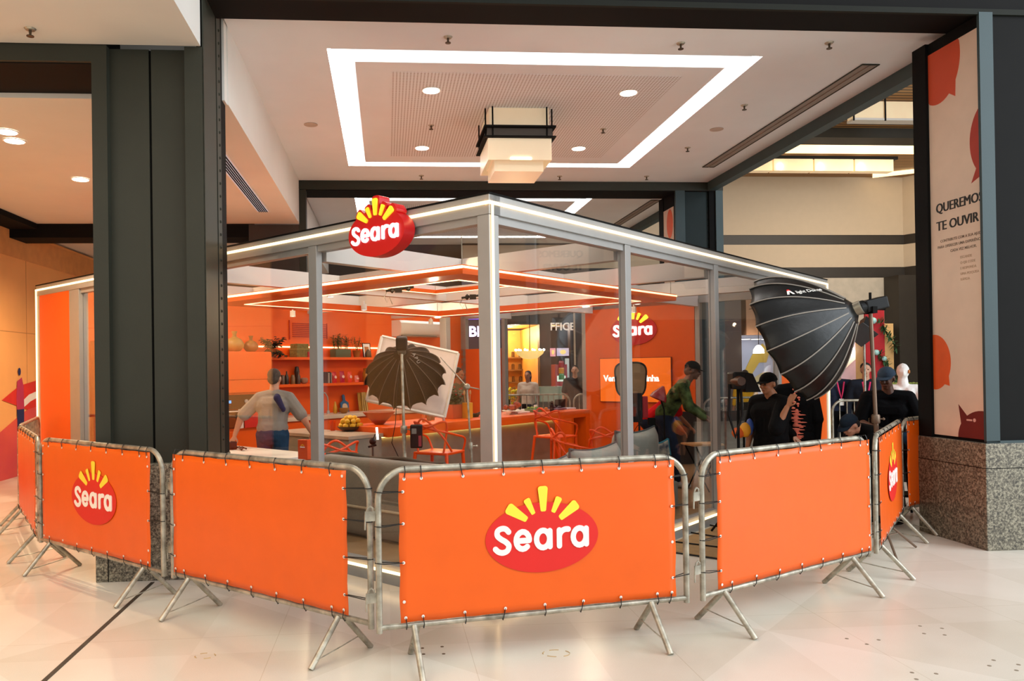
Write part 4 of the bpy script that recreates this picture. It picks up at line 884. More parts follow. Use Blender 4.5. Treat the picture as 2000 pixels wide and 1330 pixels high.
def stand(t, foot, top, r=(.019, .015), spread=.45, hub=.55, m=M_galv, rz=0, mleg=None):
    f = Vector(foot); tp = Vector(top); mid = f.lerp(tp, .55)
    b = MB(); b.tube([f + Vector((0, 0, .12)), mid], r[0], 12); b.build('lower_pole', m, t); b = MB(); b.tube([mid, tp], r[1], 12); b.build('upper_pole', m, t)
    b = MB(); b.lathe([(r[0] * 1.5, -.04), (r[0] * 1.7, -.03), (r[0] * 1.7, .03), (r[0] * 1.4, .04)], 14, Matrix.Translation(mid)); b.tube([mid, mid + Vector((.06, -.01, .0))], .006, 6); b.ball(mid + Vector((.065, -.01, 0)), .014, 1); b.build('clamp', m, t, smooth=40)
    for k in range(3):
        a = rz + k * 2 * PI / 3; u = Vector((math.cos(a), math.sin(a), 0)); b = MB(); b.tube([f + Vector((0, 0, hub)), f + u * spread * .98 + Vector((0, 0, .012))], .011, 8); b.tube([f + Vector((0, 0, .14)), f + u * spread * .5 + Vector((0, 0, hub * .53))], .007, 6); b.build('leg', mleg or m, t)
    b = MB(); b.lathe([(.028, hub - .04), (.034, hub), (.028, hub + .03)], 12, Matrix.Translation(f)); b.build('leg_collar', M_black, t)

# big parabolic softbox in front of the right face
hub = at(1673, 603, 7.0); D0 = 7.0
c_open = at(1531, 664, 7.42)
t = thing('parabolic_softbox', 'huge black parabolic softbox with grey ribs on a tall stand outside the pavilion', 'softbox', Matrix.Translation(Vector((hub.x, hub.y, 0))))
hl = Vector((0, 0, hub.z)); d = (c_open - hub)
Md = axisM(hl, d) @ Matrix.Rotation(rad(11), 4, 'Z')
dome(t, Md, .62, d.length, 16, None, es=.35)
b = MB(); b.lathe([(0, d.length * .93), (.57, d.length * .93), (.57, d.length * .95), (0, d.length * .95)], 48); b.build('diffuser', mat('softbox_silk', 'd8d4cc', .8), t, Md)
# maker's mark on the upper side of the shell
from mathutils.bvhtree import BVHTree
inv = Matrix.Translation(Vector((hub.x, hub.y, 0))).inverted()
def onshell(px, py, dd): return inv @ at(px, py, dd)
shell = [o for o in C.objects if o.parent == t and o.name.startswith('fabric_shell')][0]
bv = BVHTree.FromPolygons([Md @ v.co for v in shell.data.vertices], [tuple(p.vertices) for p in shell.data.polygons])
def hit(px, py): return bv.ray_cast(inv @ EYEP, ray(px, py).normalized())
h1 = hit(1556, 574); h2_ = hit(1590, 570)
mk = h1[0]; nn = h1[1] if h1[1].dot(ray(1556, 574)) < 0 else -h1[1]; ex = (h2_[0] - mk).normalized(); ez = ex.cross(-nn).normalized(); ey = ez.cross(ex); mk = mk - ey * .006
LM = Matrix((ex, ey, ez)).transposed().to_4x4(); LM = Matrix.Translation(mk) @ LM
text('light Dome', .058, M_wht, t, LM, th=.001, bold=.006, spacing=.95)
b = MB(); b.prism([(-.095, -.005), (-.065, .065), (-.045, .065), (-.02, -.005), (-.042, -.005), (-.055, .035), (-.073, -.005)], 0, -.002); b.build('maker_mark', M_wht, t, LM)
b = MB(); b.prism([(-.075, .045), (-.065, .068), (-.045, .068), (-.037, .045), (-.052, .055)], -.002, -.004); b.build('maker_mark_tip', M_red, t, LM)
# lamp head
hx = (hub - c_open).normalized(); hd = Vector((.97, .05, .22)).normalized()
Lm = axisM(hl + hd * .06, hd)
b = MB(); b.box((-.065, -.055, 0), (.065, .055, .21), bev=.015); b.build('lamp_head', M_black, t, Lm)
b = MB(); b.lathe([(.055, -.05), (.062, -.04), (.062, .01), (.055, .02)], 20); b.build('lamp_collar', M_black, t, Lm)
pt = onshell(1700, 606, 7.0)
b = MB(); b.tube([pt, pt + Vector((.0, 0, .16))], .012, 8); b.box((-.02, -.08, -.03), (.02, .08, .03), Matrix.Translation(pt + Vector((0, 0, .0)))); b.tube([pt + Vector((0, 0, .02)), pt + Vector((.13, 0, .015))], .018, 8); b.build('yoke', M_dark, t)
foot = at(1722, 1000, 7.0); foot = Vector((foot.x, foot.y, 0)) - Vector((hub.x, hub.y, 0)); stand(t, (foot.x - .0, foot.y, 0), pt, r=(.021, .017), spread=.4, hub=.3, rz=2.4, m=mat('pole_bronze', '6e5a4a', .4, .5))
# small slate softbox beyond, behind the stand
h2 = at(1688, 640, 9.7); t = thing('strip_softbox', 'small slate grey softbox glimpsed between the big softbox and its stand', 'softbox', Matrix.Translation((h2.x, h2.y, 0)))
b = MB(); Mq = axisM(Vector((0, 0, h2.z)), (-.5, -.6, -.55)) @ Matrix.Rotation(rad(40), 4, 'Z'); V = [(-.05, -.05, 0), (.05, -.05, 0), (.05, .05, 0), (-.05, .05, 0), (-.14, -.12, .16), (.14, -.12, .16), (.14, .12, .16), (-.14, .12, .16)]
b._add(V, [(0, 1, 5, 4), (1, 2, 6, 5), (2, 3, 7, 6), (3, 0, 4, 7), (4, 5, 6, 7), (0, 3, 2, 1)]); b.build('fabric_shell', mat('slate_fabric', '4c565e', .5, bump=.2, bscale=20), t, Mq)
b = MB(); b.box((-.05, -.05, -.16), (.05, .05, 0)); b.build('lamp_head', M_black, t, Mq); stand(t, (0.02, .05, 0), (0.02, .05, h2.z), spread=.3, hub=.4)

# umbrella-like softbox inside, seen from behind
hub = at(785, 688, 8.3); t = thing('umbrella_softbox', 'round black ribbed softbox inside the pavilion, seen from behind and pointing down', 'softbox', Matrix.Translation((hub.x, hub.y, 0)))
hl = Vector((0, 0, hub.z)); Mu = axisM(hl, (.03, .62, -.60)) @ Matrix.Rotation(rad(12), 4, 'Z')
dome(t, Mu, .452, .42, 16, None, es=1.2, m=mat('softbox_brown', '120b08', .7, bump=.2, bscale=14, spec=.1), rod=M_rodd, rodr=.0035, sag=.10)
b = MB(); b.lathe([(0, .10), (.12, .10), (.12, .11), (0, .11)], 40); b.build('diffuser', mat('softbox_silk', 'd8d4cc', .8), t, Mu)
b = MB(); b.box((-.06, -.07, -.17), (.06, .06, -.03), bev=.02); b.build('lamp_head', M_black, t, axisM(hl, (0, .2, -1)))
b = MB(); b.box((-.035, -.01, -.012), (.035, .01, .012), axisM(hl + Vector((0, -.075, .12)), (0, -1, .2))); b.build('display', mat('display_amber', 'b98b5a', .4), t)
text('A P U', .05, mat('print_silver', '9a948c', .5), t, Matrix.Translation(hl + Vector((.115, -.118, -.02))) @ Matrix.Rotation(rad(62), 4, 'Y') @ Matrix.Rotation(rad(-18), 4, 'X'), name='shell_lettering', th=.001)
tp = inv = None
ft = at(795, 1000, 8.22) - Vector((hub.x, hub.y, 0)); ft.z = FL
stand(t, (ft.x + .0, ft.y - .12, FL), (.0, -.05, hub.z - .02), r=(.021, .016), spread=.24, hub=.42, rz=.4, mleg=M_black)
b = MB(); b.tube([(-.02, -.03, hub.z - .1), (-.05, -.1, hub.z - .4), (-.07, -.14, hub.z - .75), (-.11, -.16, hub.z - .95), (-.02, -.15, hub.z - 1.15)], .004, 6); b.build('cable', M_black, t)
pb = at(812, 850, 8.1) - Vector((hub.x, hub.y, 0))
b = MB(); b.box((pb.x - .055, pb.y - .06, pb.z - .13), (pb.x + .07, pb.y + .05, pb.z + .11), bev=.012); b.build('power_box', M_black, t)
b = MB(); b.box((pb.x - .04, pb.y - .063, pb.z + .02), (pb.x + .01, pb.y - .06, pb.z + .075)); b.build('power_box_screen', mat('screen_grey', '6d6a62', .4), t)
b = MB(); b.box((pb.x + .03, pb.y - .063, pb.z - .11), (pb.x + .06, pb.y - .06, pb.z - .0)); b.build('power_box_label', mat('label_red', '8d2430', .5), t)

# white diffusion scrim held at an angle
c = [at(746, 657, 9.25), at(895, 690, 9.15), at(868, 815, 8.9), at(716, 782, 9.0)]
ctr = sum(c, Vector()) / 4; ctr0 = Vector((ctr.x, ctr.y, 0)); t = thing('diffusion_scrim', 'tilted square white diffusion frame behind the ribbed softbox', 'scrim', Matrix.Translation(ctr0)); c = [q - ctr0 for q in c]
b = MB()
for k in range(4): b.tube([c[k], c[(k + 1) % 4]], .019, 4)
b.build('frame', mat('scrim_frame', 'e6ddd0', .5), t)
V = []; n = 14
rnd = random.Random(4)
for i in range(n + 1):
    for k in range(n + 1):
        u, v = i / n, k / n; q = c[0].lerp(c[1], u).lerp(c[3].lerp(c[2], u), v); w = math.sin(u * PI) * math.sin(v * PI); V.append(q + Vector((0, .018 * w * math.sin(9 * u + 5 * v) + .01 * math.sin(14 * v - 7 * u) * w, 0)))
b = MB(); b._add(V, [(i * (n + 1) + k, (i + 1) * (n + 1) + k, (i + 1) * (n + 1) + k + 1, i * (n + 1) + k + 1) for i in range(n) for k in range(n)]); o = b.build('silk', clearmat('scrim_silk', 'ead6c8', .86), t, smooth=180)
md = o.modifiers.new('thickness', 'SOLIDIFY'); md.thickness = .002
# slim light stand carrying it
q = at(912, 755, 8.3); fq = Vector((q.x + .06, q.y, 0)); t = thing('light_stand', 'slim steel light stand with a tripod base beside the chair nearest the corner post', 'light stand', Matrix.Translation((q.x, q.y, 0)))
stand(t, (.07, 0, FL), (0, 0, q.z), r=(.014, .011), spread=.32, hub=.38, rz=.3)
b = MB(); b.lathe([(.02, -.03), (.034, -.02), (.034, .02), (.02, .03)], 14, Matrix.Translation((0, 0, q.z)) @ Matrix.Rotation(PI / 2, 4, 'X')); b.tube([(0, 0, q.z), (-.28, .1, q.z + .32)], .006, 6); b.tube([(0, 0, q.z), (.13, 0, q.z - .03)], .007, 6); b.build('grip_head', M_galv, t)
# short stand with a white tube lamp
q = at(728, 862, 8.5); t = thing('light_stand', 'short dark grip stand holding a small upright white tube lamp', 'light stand', Matrix.Translation((q.x, q.y, 0)))
stand(t, (0, 0, FL), (0, 0, q.z), r=(.014, .011), spread=.28, hub=.3, m=mat('stand_grey', '4a453f', .45, .5))
b = MB(); b.ball((0, 0, q.z), (.04, .03, .04)); b.tube([(-.05, 0, q.z - .06), (.04, 0, q.z - .04)], .012, 8); b.tube([(0, 0, q.z), (.03, 0, q.z + .08)], .008, 6); b.build('grip_head', M_black, t)
b = MB(); b.tube([(.055, 0, q.z + .02), (.045, 0, q.z + .15)], .011, 10); b.build('tube_lamp', M_lamp, t)

# monitor cart, reflector and bag near the first right hand mullion
q = at(1232, 745, 9.85); t = thing('reflector_disc', 'black-rimmed amber reflector held up beside the first mullion of the right face', 'reflector', Matrix.Translation((q.x, q.y, 0)))
b = MB(); b.tube([(.19 * math.copysign(abs(math.cos(a)) ** .6, math.cos(a)) * (1.0 + .25 * max(0, math.sin(a))), 0, q.z + .02 + .22 * math.copysign(abs(math.sin(a)) ** .7, math.sin(a))) for a in [2 * PI * i / 40 for i in range(40)]], .012, 8, closed=True); b.build('rim', M_black, t)
b = MB(); b.prism([(.18 * math.copysign(abs(math.cos(a)) ** .6, math.cos(a)) * (1.0 + .25 * max(0, math.sin(a))), q.z + .02 + .21 * math.copysign(abs(math.sin(a)) ** .7, math.sin(a))) for a in [2 * PI * i / 40 for i in range(40)]], -.003, .003); b.build('fabric', mat('amber_fabric', '8a6a44', .6), t)
stand(t, (.02, .06, FL), (.02, .02, q.z - .18), spread=.3, hub=.3, r=(.014, .012), m=M_dark)
q = at(1249, 800, 9.35); t = thing('monitor_cart', 'black monitor with a red side case on a stand behind the first mullion', 'monitor', Matrix.Translation((q.x, q.y, 0)))
b = MB(); b.box((-.16, -.03, q.z - .15), (.03, .04, q.z + .2), bev=.01); b.build('housing', M_black, t)
b = MB(); b.box((.032, -.02, q.z - .1), (.1, .05, q.z + .16), bev=.01); b.build('side_case', mat('case_red', 'a8121d', .5), t)
b = MB(); b.box((.10, -.02, q.z - .19), (.19, .03, q.z - .10), bev=.01); b.build('battery_plate', M_dark, t)
stand(t, (0, .02, FL), (0, .02, q.z - .15), spread=.3, hub=.35, r=(.016, .013), m=M_black)
q = at(1250, 862, 9.3); t = thing('gift_bag', 'tan and olive striped paper bag with handles hanging from the monitor stand', 'bag', Matrix.Translation((q.x, q.y - .08, 0)))
for k, m in enumerate((mat('bag_tan', 'c29a52', .7), mat('bag_olive', '6f6a2c', .7), mat('bag_tan', 'c29a52'), mat('bag_olive', '6f6a2c'))):
    b = MB(); b.box((-.13 + k * .06, -.04, q.z - .13), (-.07 + k * .06, .04, q.z + .08)); b.build('bag_stripe', m, t)
b = MB(); b.tube([(-.11 + .19 * i / 10, 0, q.z + .08 + .13 * math.sin(PI * i / 10)) for i in range(11)], .004, 5); b.build('handle', M_dark, t)
# red heart lamp, hung guitar-like bar
q = at(1289, 770, 9.9); t = thing('red_lampshade', 'red cone-shaped lamp on a thin stand in front of the crew in camouflage', 'lamp', Matrix.Translation((q.x, q.y, 0)))
b = MB(); b.lathe([(.11, -.07), (.10, -.02), (.05, .06), (.015, .11)], 20, Matrix.Translation((0, 0, q.z)) @ Matrix.Rotation(rad(25), 4, 'Y')); b.build('shade', mat('deep_red', '8d0f14', .4), t, smooth=50)
b = MB(); b.tube([(0, 0, q.z - .04), (.05, 0, q.z - .2), (.05, 0, FL + .02)], .010, 8); b.lathe([(.14, FL), (.14, FL + .015), (.02, FL + .03)], 20, T(.05, 0)); b.build('stem', M_dark, t)
# camera rig with dark bag further right
q = at(1443, 770, 7.6); t = thing('camera_rig', 'black camera rig with hanging straps on a stand behind the third glass pane', 'camera', Matrix.Translation((q.x, q.y, 0)))
b = MB(); b.box((-.08, -.08, q.z + .05), (.05, .1, q.z + .22), bev=.02); b.build('camera_body', M_black, t)
b = MB(); b.lathe([(.0, -.1), (.05, -.1), (.055, -.02), (.04, .08)], 20, Matrix.Translation((-.03, -.08, q.z + .13)) @ Matrix.Rotation(PI / 2, 4, 'X')); b.build('lens', mat('lens_brown', '4a3020', .3), t, smooth=40)
b = MB(); b.prism([(.03, q.z + .22), (.12, q.z + .2), (.2, q.z + .02), (.05, q.z + .02)], -.05, .08); b.build('matte_box_hood', M_black, t)
b = MB(); b.tube([(-.09, 0, q.z + .1), (-.10, 0, q.z - .2), (-.04, 0, q.z - .42), (.03, 0, q.z - .2), (.02, 0, q.z + .05)], .014, 6); b.build('strap', M_black, t)
stand(t, (.0, .05, 0), (0, .02, q.z + .06), spread=.35, hub=.4, r=(.018, .014), m=M_dark)
q = at(1455, 845, 8.15); t = thing('plush_toy', 'small orange, yellow and blue rounded toy hanging by the camera stand', 'toy', Matrix.Translation((q.x, q.y, 0)))
b = MB(); b.ball((-.07, 0, q.z), (.07, .06, .06)); b.build('orange_lobe', mat('toy_orange', 'd9601a', .5), t, smooth=180)
b = MB(); b.ball((.0, -.01, q.z + .03), (.06, .06, .08)); b.build('yellow_lobe', mat('toy_yellow', 'e0a020', .5), t, smooth=180)
b = MB(); b.ball((.05, 0, q.z + .06), (.04, .05, .09)); b.build('blue_lobe', mat('toy_blue', '2a4fa0', .5), t, smooth=180)
b = MB(); b.tube([(0, .03, q.z), (0, .05, FL)], .012, 6); b.lathe([(.12, 0), (.12, .02), (0, .02)], 16, T(0, .05, 0)); b.build('pole', M_dark, t)
# folding easel chair at right
q = at(1372, 890, 9.6); t = thing('folding_stool', 'wooden-topped folding stool with crossed dark legs by the barrier gap', 'stool', T(q.x, q.y, FL, rad(10)))
for s_ in (-1, 1):
    b = MB(); b.tube([(-.16, s_ * .14, .01), (.16, s_ * .14, .62)], .010, 6); b.tube([(.16, s_ * .14, .01), (-.16, s_ * .14, .62)], .010, 6); b.build('cross_legs', M_dark, t)
b = MB(); b.box((-.2, -.17, .62), (.2, .17, .64)); b.build('seat', M_wood, t)

# ------------------------------------------------------------------ kitchen along the back wall (pavilion coordinates: x along the right face, y towards the wall)
def K(px, py, y): return on(px, py, PAV, 1, y)
M_orD = mat('orange_gap', '8a2f06', .6)
# tall oven cabinet
x0, x1 = 1.45, 2.76
t = thing('tall_cabinet', 'tall orange kitchen cabinet holding the built-in oven, left of the shelves', 'cabinet', PAV @ T((x0 + x1) / 2, 6.7, DK)); hw = (x1 - x0) / 2
b = MB(); b.box((-hw, -.27, .0), (hw, .29, 1.90)); b.build('carcass', M_orange, t)
for z0, z1, nm in ((1.49, 1.89, 'door'), (1.30, 1.48, 'door'), (.42, .74, 'drawer'), (.05, .41, 'drawer')):
    b = MB(); b.box((-hw + .01, -.295, z0), (hw - .01, -.27, z1), bev=.003); b.build(nm, M_orange, t)
b = MB(); b.box((-hw + .02, -.30, 1.06), (hw - .1, -.27, 1.27)); o = b.build('oven_control_panel', mat('oven_black', '15110f', .2), t)
for k, m in ((-.1, M_alu), (.12, mat('display_blue', '3d8fe0', .4, emit=1.5)), (.38, M_alu)):
    b = MB(); b.lathe([(.0, 0), (.028, 0), (.028, .02), (0, .022)], 16, Matrix.Translation((k - .2, -.30, 1.17)) @ Matrix.Rotation(PI / 2, 4, 'X')) if m is M_alu else b.box((k - .25, -.303, 1.15), (k - .19, -.30, 1.19)); b.build('oven_knob' if m is M_alu else 'oven_clock', m, o)
b = MB(); b.box((-hw + .02, -.30, .78), (hw - .1, -.27, 1.05)); o = b.build('oven_door', mat('oven_black', '15110f'), t)
b = MB(); b.tube([(-hw + .08, -.33, 1.03), (hw - .2, -.33, 1.03)], .010, 8); b.build('oven_handle', M_white, o)
b = MB(); b.box((-.42, -.303, .80), (-.0, -.30, 1.0)); b.build('oven_glass', mat('oven_glass', '5a3a22', .15), o)
# packaging posters hanging on the oven
for dx, m, l in ((.08, mat('towel_white', 'e6e0d8', .8), 'white sheet hanging over the oven door edge'), (.27, mat('pack_red', 'c8161a', .5), 'red and yellow pack leaning on the oven door')):
    b = MB(); b.box((-.04, -.01, -.12), (.04, .0, .16)) if dx < .2 else b.box((-.13, -.01, -.12), (.13, .0, .16), bev=.004); o = b.build('hanging_sheet' if dx < .2 else 'food_pack', m, None, PAV @ T(2.1 + dx, 6.38, DK + .9)); tag(o, l, 'sheet' if dx < .2 else 'packet')
# base cabinets
t = thing('base_cabinet', 'low orange kitchen cabinets under the pale counter along the back wall', 'cabinet', PAV @ T(4.8, 6.72, DK))
b = MB(); b.box((-2.02, -.26, 0), (2.1, .27, .82)); b.build('carcass', M_orange, t)
for k in range(6): b = MB(); b.box((-2.0 + k * .68, -.285, .06), (-1.34 + k * .68, -.262, .80), bev=.003); b.build('door', M_orange, t)
b = MB(); b.box((-2.04, -.31, 0), (2.12, .27, .06), bev=.004); tag(b.build('worktop', mat('pale_quartz', 'd5c2ac', .4), None, PAV @ T(4.8, 6.72, DK + .82)), 'pale stone worktop along the orange kitchen wall', 'worktop')
# shelves
for z, l in ((1.905, 'upper orange wall shelf carrying plants and frames'), (1.47, 'lower orange wall shelf with jars, books and snack packs')):
    b = MB(); b.box((-1.5, -.15, -.022), (1.6, .14, .022), bev=.003); tag(b.build('wall_shelf', M_orange, None, PAV @ T(4.28, 6.85, z)), l, 'shelf')
b = MB(); b.box((-2.2, -.01, -.012), (1.6, .0, .012)); tag(b.build('light_strip', M_led, None, PAV @ T(4.28, 6.985, 2.10)), 'warm light strip on the orange wall behind the upper shelf plants', 'light strip')
# louvre grille on the wall
t = thing('wall_grille', 'square red-slatted wall grille above the upper kitchen shelf', 'grille', PAV @ T(3.95, 6.99, 2.38))
for z in [.11 - .031 * k for k in range(8)]: b = MB(); b.box((-.36, -.012, z - .006), (.36, 0, z + .006)); b.build('slat', mat('grille_red', 'b22a08', .6), t)
b = MB(); b.box((-.43, -.012, -.16), (-.415, 0, .16)); b.box((.36, -.012, -.13), (.37, 0, .13)); b.build('frame', mat('grille_red', 'b22a08'), t)
# air conditioner
pa = K(772, 627, 6.9); pb = K(857, 658, 6.9)
t = thing('air_conditioner', 'white split air conditioner high on the orange kitchen wall', 'air conditioner', PAV @ T((pa.x + pb.x) / 2, 6.87, (pa.z + pb.z) / 2)); w = (pb.x - pa.x) / 2
prof = [(.13, .15), (-.06, .15), (-.12, .10), (-.13, .0), (-.11, -.09), (-.04, -.145), (.13, -.15)]
b = MB(); b.prism([(y, z) for y, z in prof], -w, w, Matrix.Rotation(PI / 2, 4, 'Z') @ Matrix.Diagonal((1, 1, 1, 1))); b.build('casing', M_white, t, smooth=40)
b = MB(); b.box((-w + .06, -.10, -.145), (w - .2, -.045, -.125)); b.build('air_flap', mat('flap_grey', '7c7468', .5), t)
# interior niche outlined with light at the far left
t = thing('lit_niche', 'orange wall niche outlined by a light strip at the far end of the left face', 'niche', PAV @ T(.84, 6.98, DK))
b = MB(); b.box((-.5, -.03, 0), (.5, .0, 1.98)); b.build('back_panel', mat('orange_laminate', 'f0610c'), t)
b = MB(); b.box((-.56, -.16, 0), (-.5, 0, 2.02)); b.box((.5, -.16, 0), (.56, 0, 2.02)); b.box((-.56, -.16, 1.98), (.56, 0, 2.04)); b.build('surround', M_orange, t)
b = MB(); b.box((-.575, -.175, 0), (-.545, -.16, 2.05)); b.box((-.575, -.175, 2.02), (.56, -.16, 2.05)); b.build('light_strip', M_led, t)

# ------------------------------------------------------------------ small things
def vase(name, px, py, y, z, prof, m, label, cat='vase', n=20, k=1):
    q = K(px, py, y); b = MB(); b.lathe([(r * k, h * k) for r, h in prof], n); return tag(b.build(name, m, None, PAV @ T(q.x, y, z), smooth=50), label, cat)
GOURD = [(.03, 0), (.09, .015), (.135, .07), (.14, .13), (.10, .19), (.035, .225), (.028, .26), (.045, .31), (.035, .312), (.0, .30)]
vase('gourd_vase', 458, 670, 6.7, DK + 1.9, GOURD, mat('vase_olive', '9a7a3c', .5, var=.2), 'larger round olive gourd vase on the tall orange cabinet')
vase('gourd_vase', 490, 670, 6.7, DK + 1.9, GOURD, mat('vase_brown', '8a5a26', .5, var=.2), 'smaller brown gourd vase on the tall orange cabinet', k=.8)
def leaf(b, base, d, L, w, droop=.3):
    d = Vector(d).normalized(); side = d.cross(Vector((0, 0, 1))); side = side.normalized() if side.length > .01 else Vector((1, 0, 0)); pts = []
    for i in range(5):
        u = i / 4; c = Vector(base) + d * L * u - Vector((0, 0, droop * L * u * u)); ww = w * math.sin(PI * (.12 + .88 * u)) + .0005
        pts.append((c - side * ww, c + Vector((0, 0, ww * .3)), c + side * ww))
    V = [p for q in pts for p in q]; b._add(V, [(i * 3 + k, i * 3 + k + 1, i * 3 + k + 4, i * 3 + k + 3) for i in range(4) for k in range(2)])
def plant(name, M, label, pot, leafc, n, L, w, h, spread=.5, droop=.4, potm=None, group=None, trail=False, seed=1):
    rnd = random.Random(seed); t = thing(name, label, 'plant', M, group)
    b = MB()
    if pot == 'round': b.lathe([(.05, 0), (.075, .12), (.08, .125), (.07, .12), (.0, .11)], 18); zt = .11
    else: b.box((-pot[0], -pot[1], 0), (pot[0], pot[1], pot[2]), bev=.008); zt = pot[2]
    b.build('pot', potm or mat('terracotta', 'a5562a', .7), t, smooth=40)
    b = MB(); c = MB()
    for i in range(n):
        a = rnd.uniform(0, 2 * PI); r = rnd.uniform(0, 1) * (pot[0] * .85 if pot != 'round' else .05); y = rnd.uniform(-1, 1) * (pot[1] * .8 if pot != 'round' else .05)
        base = Vector((r * math.cos(a) if pot == 'round' else rnd.uniform(-.9, .9) * pot[0], y, zt)); hh = h * rnd.uniform(.5, 1)
        top = base + Vector((math.cos(a) * spread * hh, math.sin(a) * spread * hh, hh * (-.6 if trail and i % 2 else 1)))
        c.tube([base, base.lerp(top, .5) + Vector((0, 0, .04 if trail else 0)), top], .003, 4)
        for q in range(5): leaf(b, base.lerp(top, .35 + .65 * q / 4), (math.cos(a + q * 2.4), math.sin(a + q * 2.4), rnd.uniform(.1, .8)), L * rnd.uniform(.7, 1.1), w, droop)
    b.build('leaves', mat(leafc[0], leafc[1], .6, var=.35, scale=9), t); c.build('stems', mat('stem_green', '4a5a22', .7), t)
    return t
SZ = 1.905 + .022
q = K(532, 690, 6.72); plant('trailing_plant', PAV @ T(q.x, 6.72, SZ), 'dark trailing plant spilling over the left end of the upper shelf', 'round', ('leaf_dark', '14120b'), 60, .08, .022, .20, 1.0, .6, trail=True, seed=3)
q = K(585, 690, 6.85); t = thing('woven_box', 'pair of stacked olive woven boxes on the upper shelf, left of the mullion', 'box', PAV @ T(q.x, 6.85, SZ))
b = MB(); b.box((-.13, -.1, 0), (.13, .1, .13), bev=.01); b.box((-.12, -.095, .135), (.12, .095, .22), bev=.01); b.build('body', mat('woven_olive', '7a6a34', .8, var=.25, scale=30), t); b = MB(); b.box((-.135, -.105, .125), (.135, .105, .14)); b.build('lid', mat('woven_tan', '9a8548', .8), t)
q = K(601, 690, 6.78); b = MB(); b.box((-.03, -.03, 0), (.03, .03, .09), bev=.006); tag(b.build('snack_tin', mat('tin_red', 'b3202a', .4), None, PAV @ T(q.x, 6.76, SZ)), 'small red tin beside the woven boxes', 'tin')
q = K(665, 690, 6.85); plant('herb_planter', PAV @ T(q.x, 6.85, SZ), 'long grey-green planter full of upright herbs on the upper shelf', (.17, .08, .14), ('leaf_herb', '3c4220'), 44, .06, .008, .26, .12, .1, potm=mat('planter_green', '55593c', .6), seed=5)
q = K(694, 690, 6.85); plant('potted_sprig', PAV @ T(q.x + .03, 6.85, SZ), 'airy sprig in a terracotta pot beside the herb planter', 'round', ('leaf_sprig', '6a5a26'), 12, .05, .012, .26, .3, .2, potm=mat('pot_ochre', 'a0601e', .7), seed=6)
def pframe(px, y, z, w, h, label, th=.012, m=M_wht):
    q = K(px, 690, y); t = thing('picture_frame', label, 'picture frame', PAV @ T(q.x, y, z) @ Matrix.Rotation(rad(-8), 4, 'X'))
    b = MB(); b.box((-w, 0, 0), (-w + .012, th, h)); b.box((w - .012, 0, 0), (w, th, h)); b.box((-w + .012, 0, 0), (w - .012, th, .012)); b.box((-w + .012, 0, h - .012), (w - .012, th, h)); b.build('frame', M_dark, t)
    b = MB(); b.box((-w + .012, .004, .012), (w - .012, th - .001, h - .012)); b.build('print', m, t)
    b = MB(); b.box((-w * .5, .001, h * .25), (w * .5, .004, h * .75)); b.build('picture', mat('print_ochre', 'c77c40', .6), t)
pframe(718, 6.88, SZ, .095, .26, 'black framed white print leaning on the upper shelf'); pframe(745, 6.88, SZ, .06, .16, 'smaller frame at the end of the upper shelf near the softbox', m=mat('print_pink', 'd9a890', .6))
vase('bud_vase', 719, 690, 6.77, SZ, [(.03, 0), (.055, .02), (.058, .07), (.03, .12), (.022, .14), (.0, .135)], mat('vase_charcoal', '3c3428', .5), 'dark bottle vase standing in front of the white print')
SL = 1.47 + .022
JAR = [(.035, 0), (.038, .01), (.038, .11), (.028, .13), (.028, .15), (0, .15)]
BOT = [(.03, 0), (.033, .01), (.033, .12), (.012, .17), (.012, .21), (0, .21)]
for px, prof, c, l in ((540, JAR, '3a2c22', 'dark jar furthest left on the lower shelf'), (560, BOT, '2c2620', 'dark bottle on the lower shelf just right of the man'), (572, JAR, '7a5a34', 'honey-coloured jar on the lower shelf'), (583, BOT, '4a3a30', 'brown bottle on the lower shelf next to the pale bowl'), (552, JAR, '584636', 'second brown jar from the shelf end')):
    vase('storage_jar' if prof is JAR else 'sauce_bottle', px, 740, 6.85, SL, prof, mat('jar_' + c, c, .3), l, 'jar' if prof is JAR else 'bottle')
vase('pale_bowl', 594, 740, 6.85, SL, [(.03, 0), (.06, .03), (.065, .08), (.04, .1), (0, .1)], mat('bowl_pale', '9c7a62', .5), 'round pale lidded bowl on the lower shelf', 'bowl')
vase('pepper_mill', 580, 740, 6.93, SL, [(.04, 0), (.035, .12), (.045, .2), (.03, .28), (0, .29)], mat('mill_black', '2a2118', .4), 'tall dark pepper mill at the back of the lower shelf', 'mill')
q = K(638, 740, 6.85)
for k in range(4):
    b = MB(); b.box((0, -.08, 0), (.022, .08, .19 - .015 * (k % 2)), bev=.002); tag(b.build('cook_book', mat('book_%d' % k, ('5a4a42', 'b5a698', '3a322e', '8a7a70')[k], .7), None, PAV @ T(q.x - .05 + k * .026, 6.85, SL)), ('brown', 'cream', 'black', 'taupe')[k] + ' upright cook book in the row behind the first mullion', 'book', 'cook books')
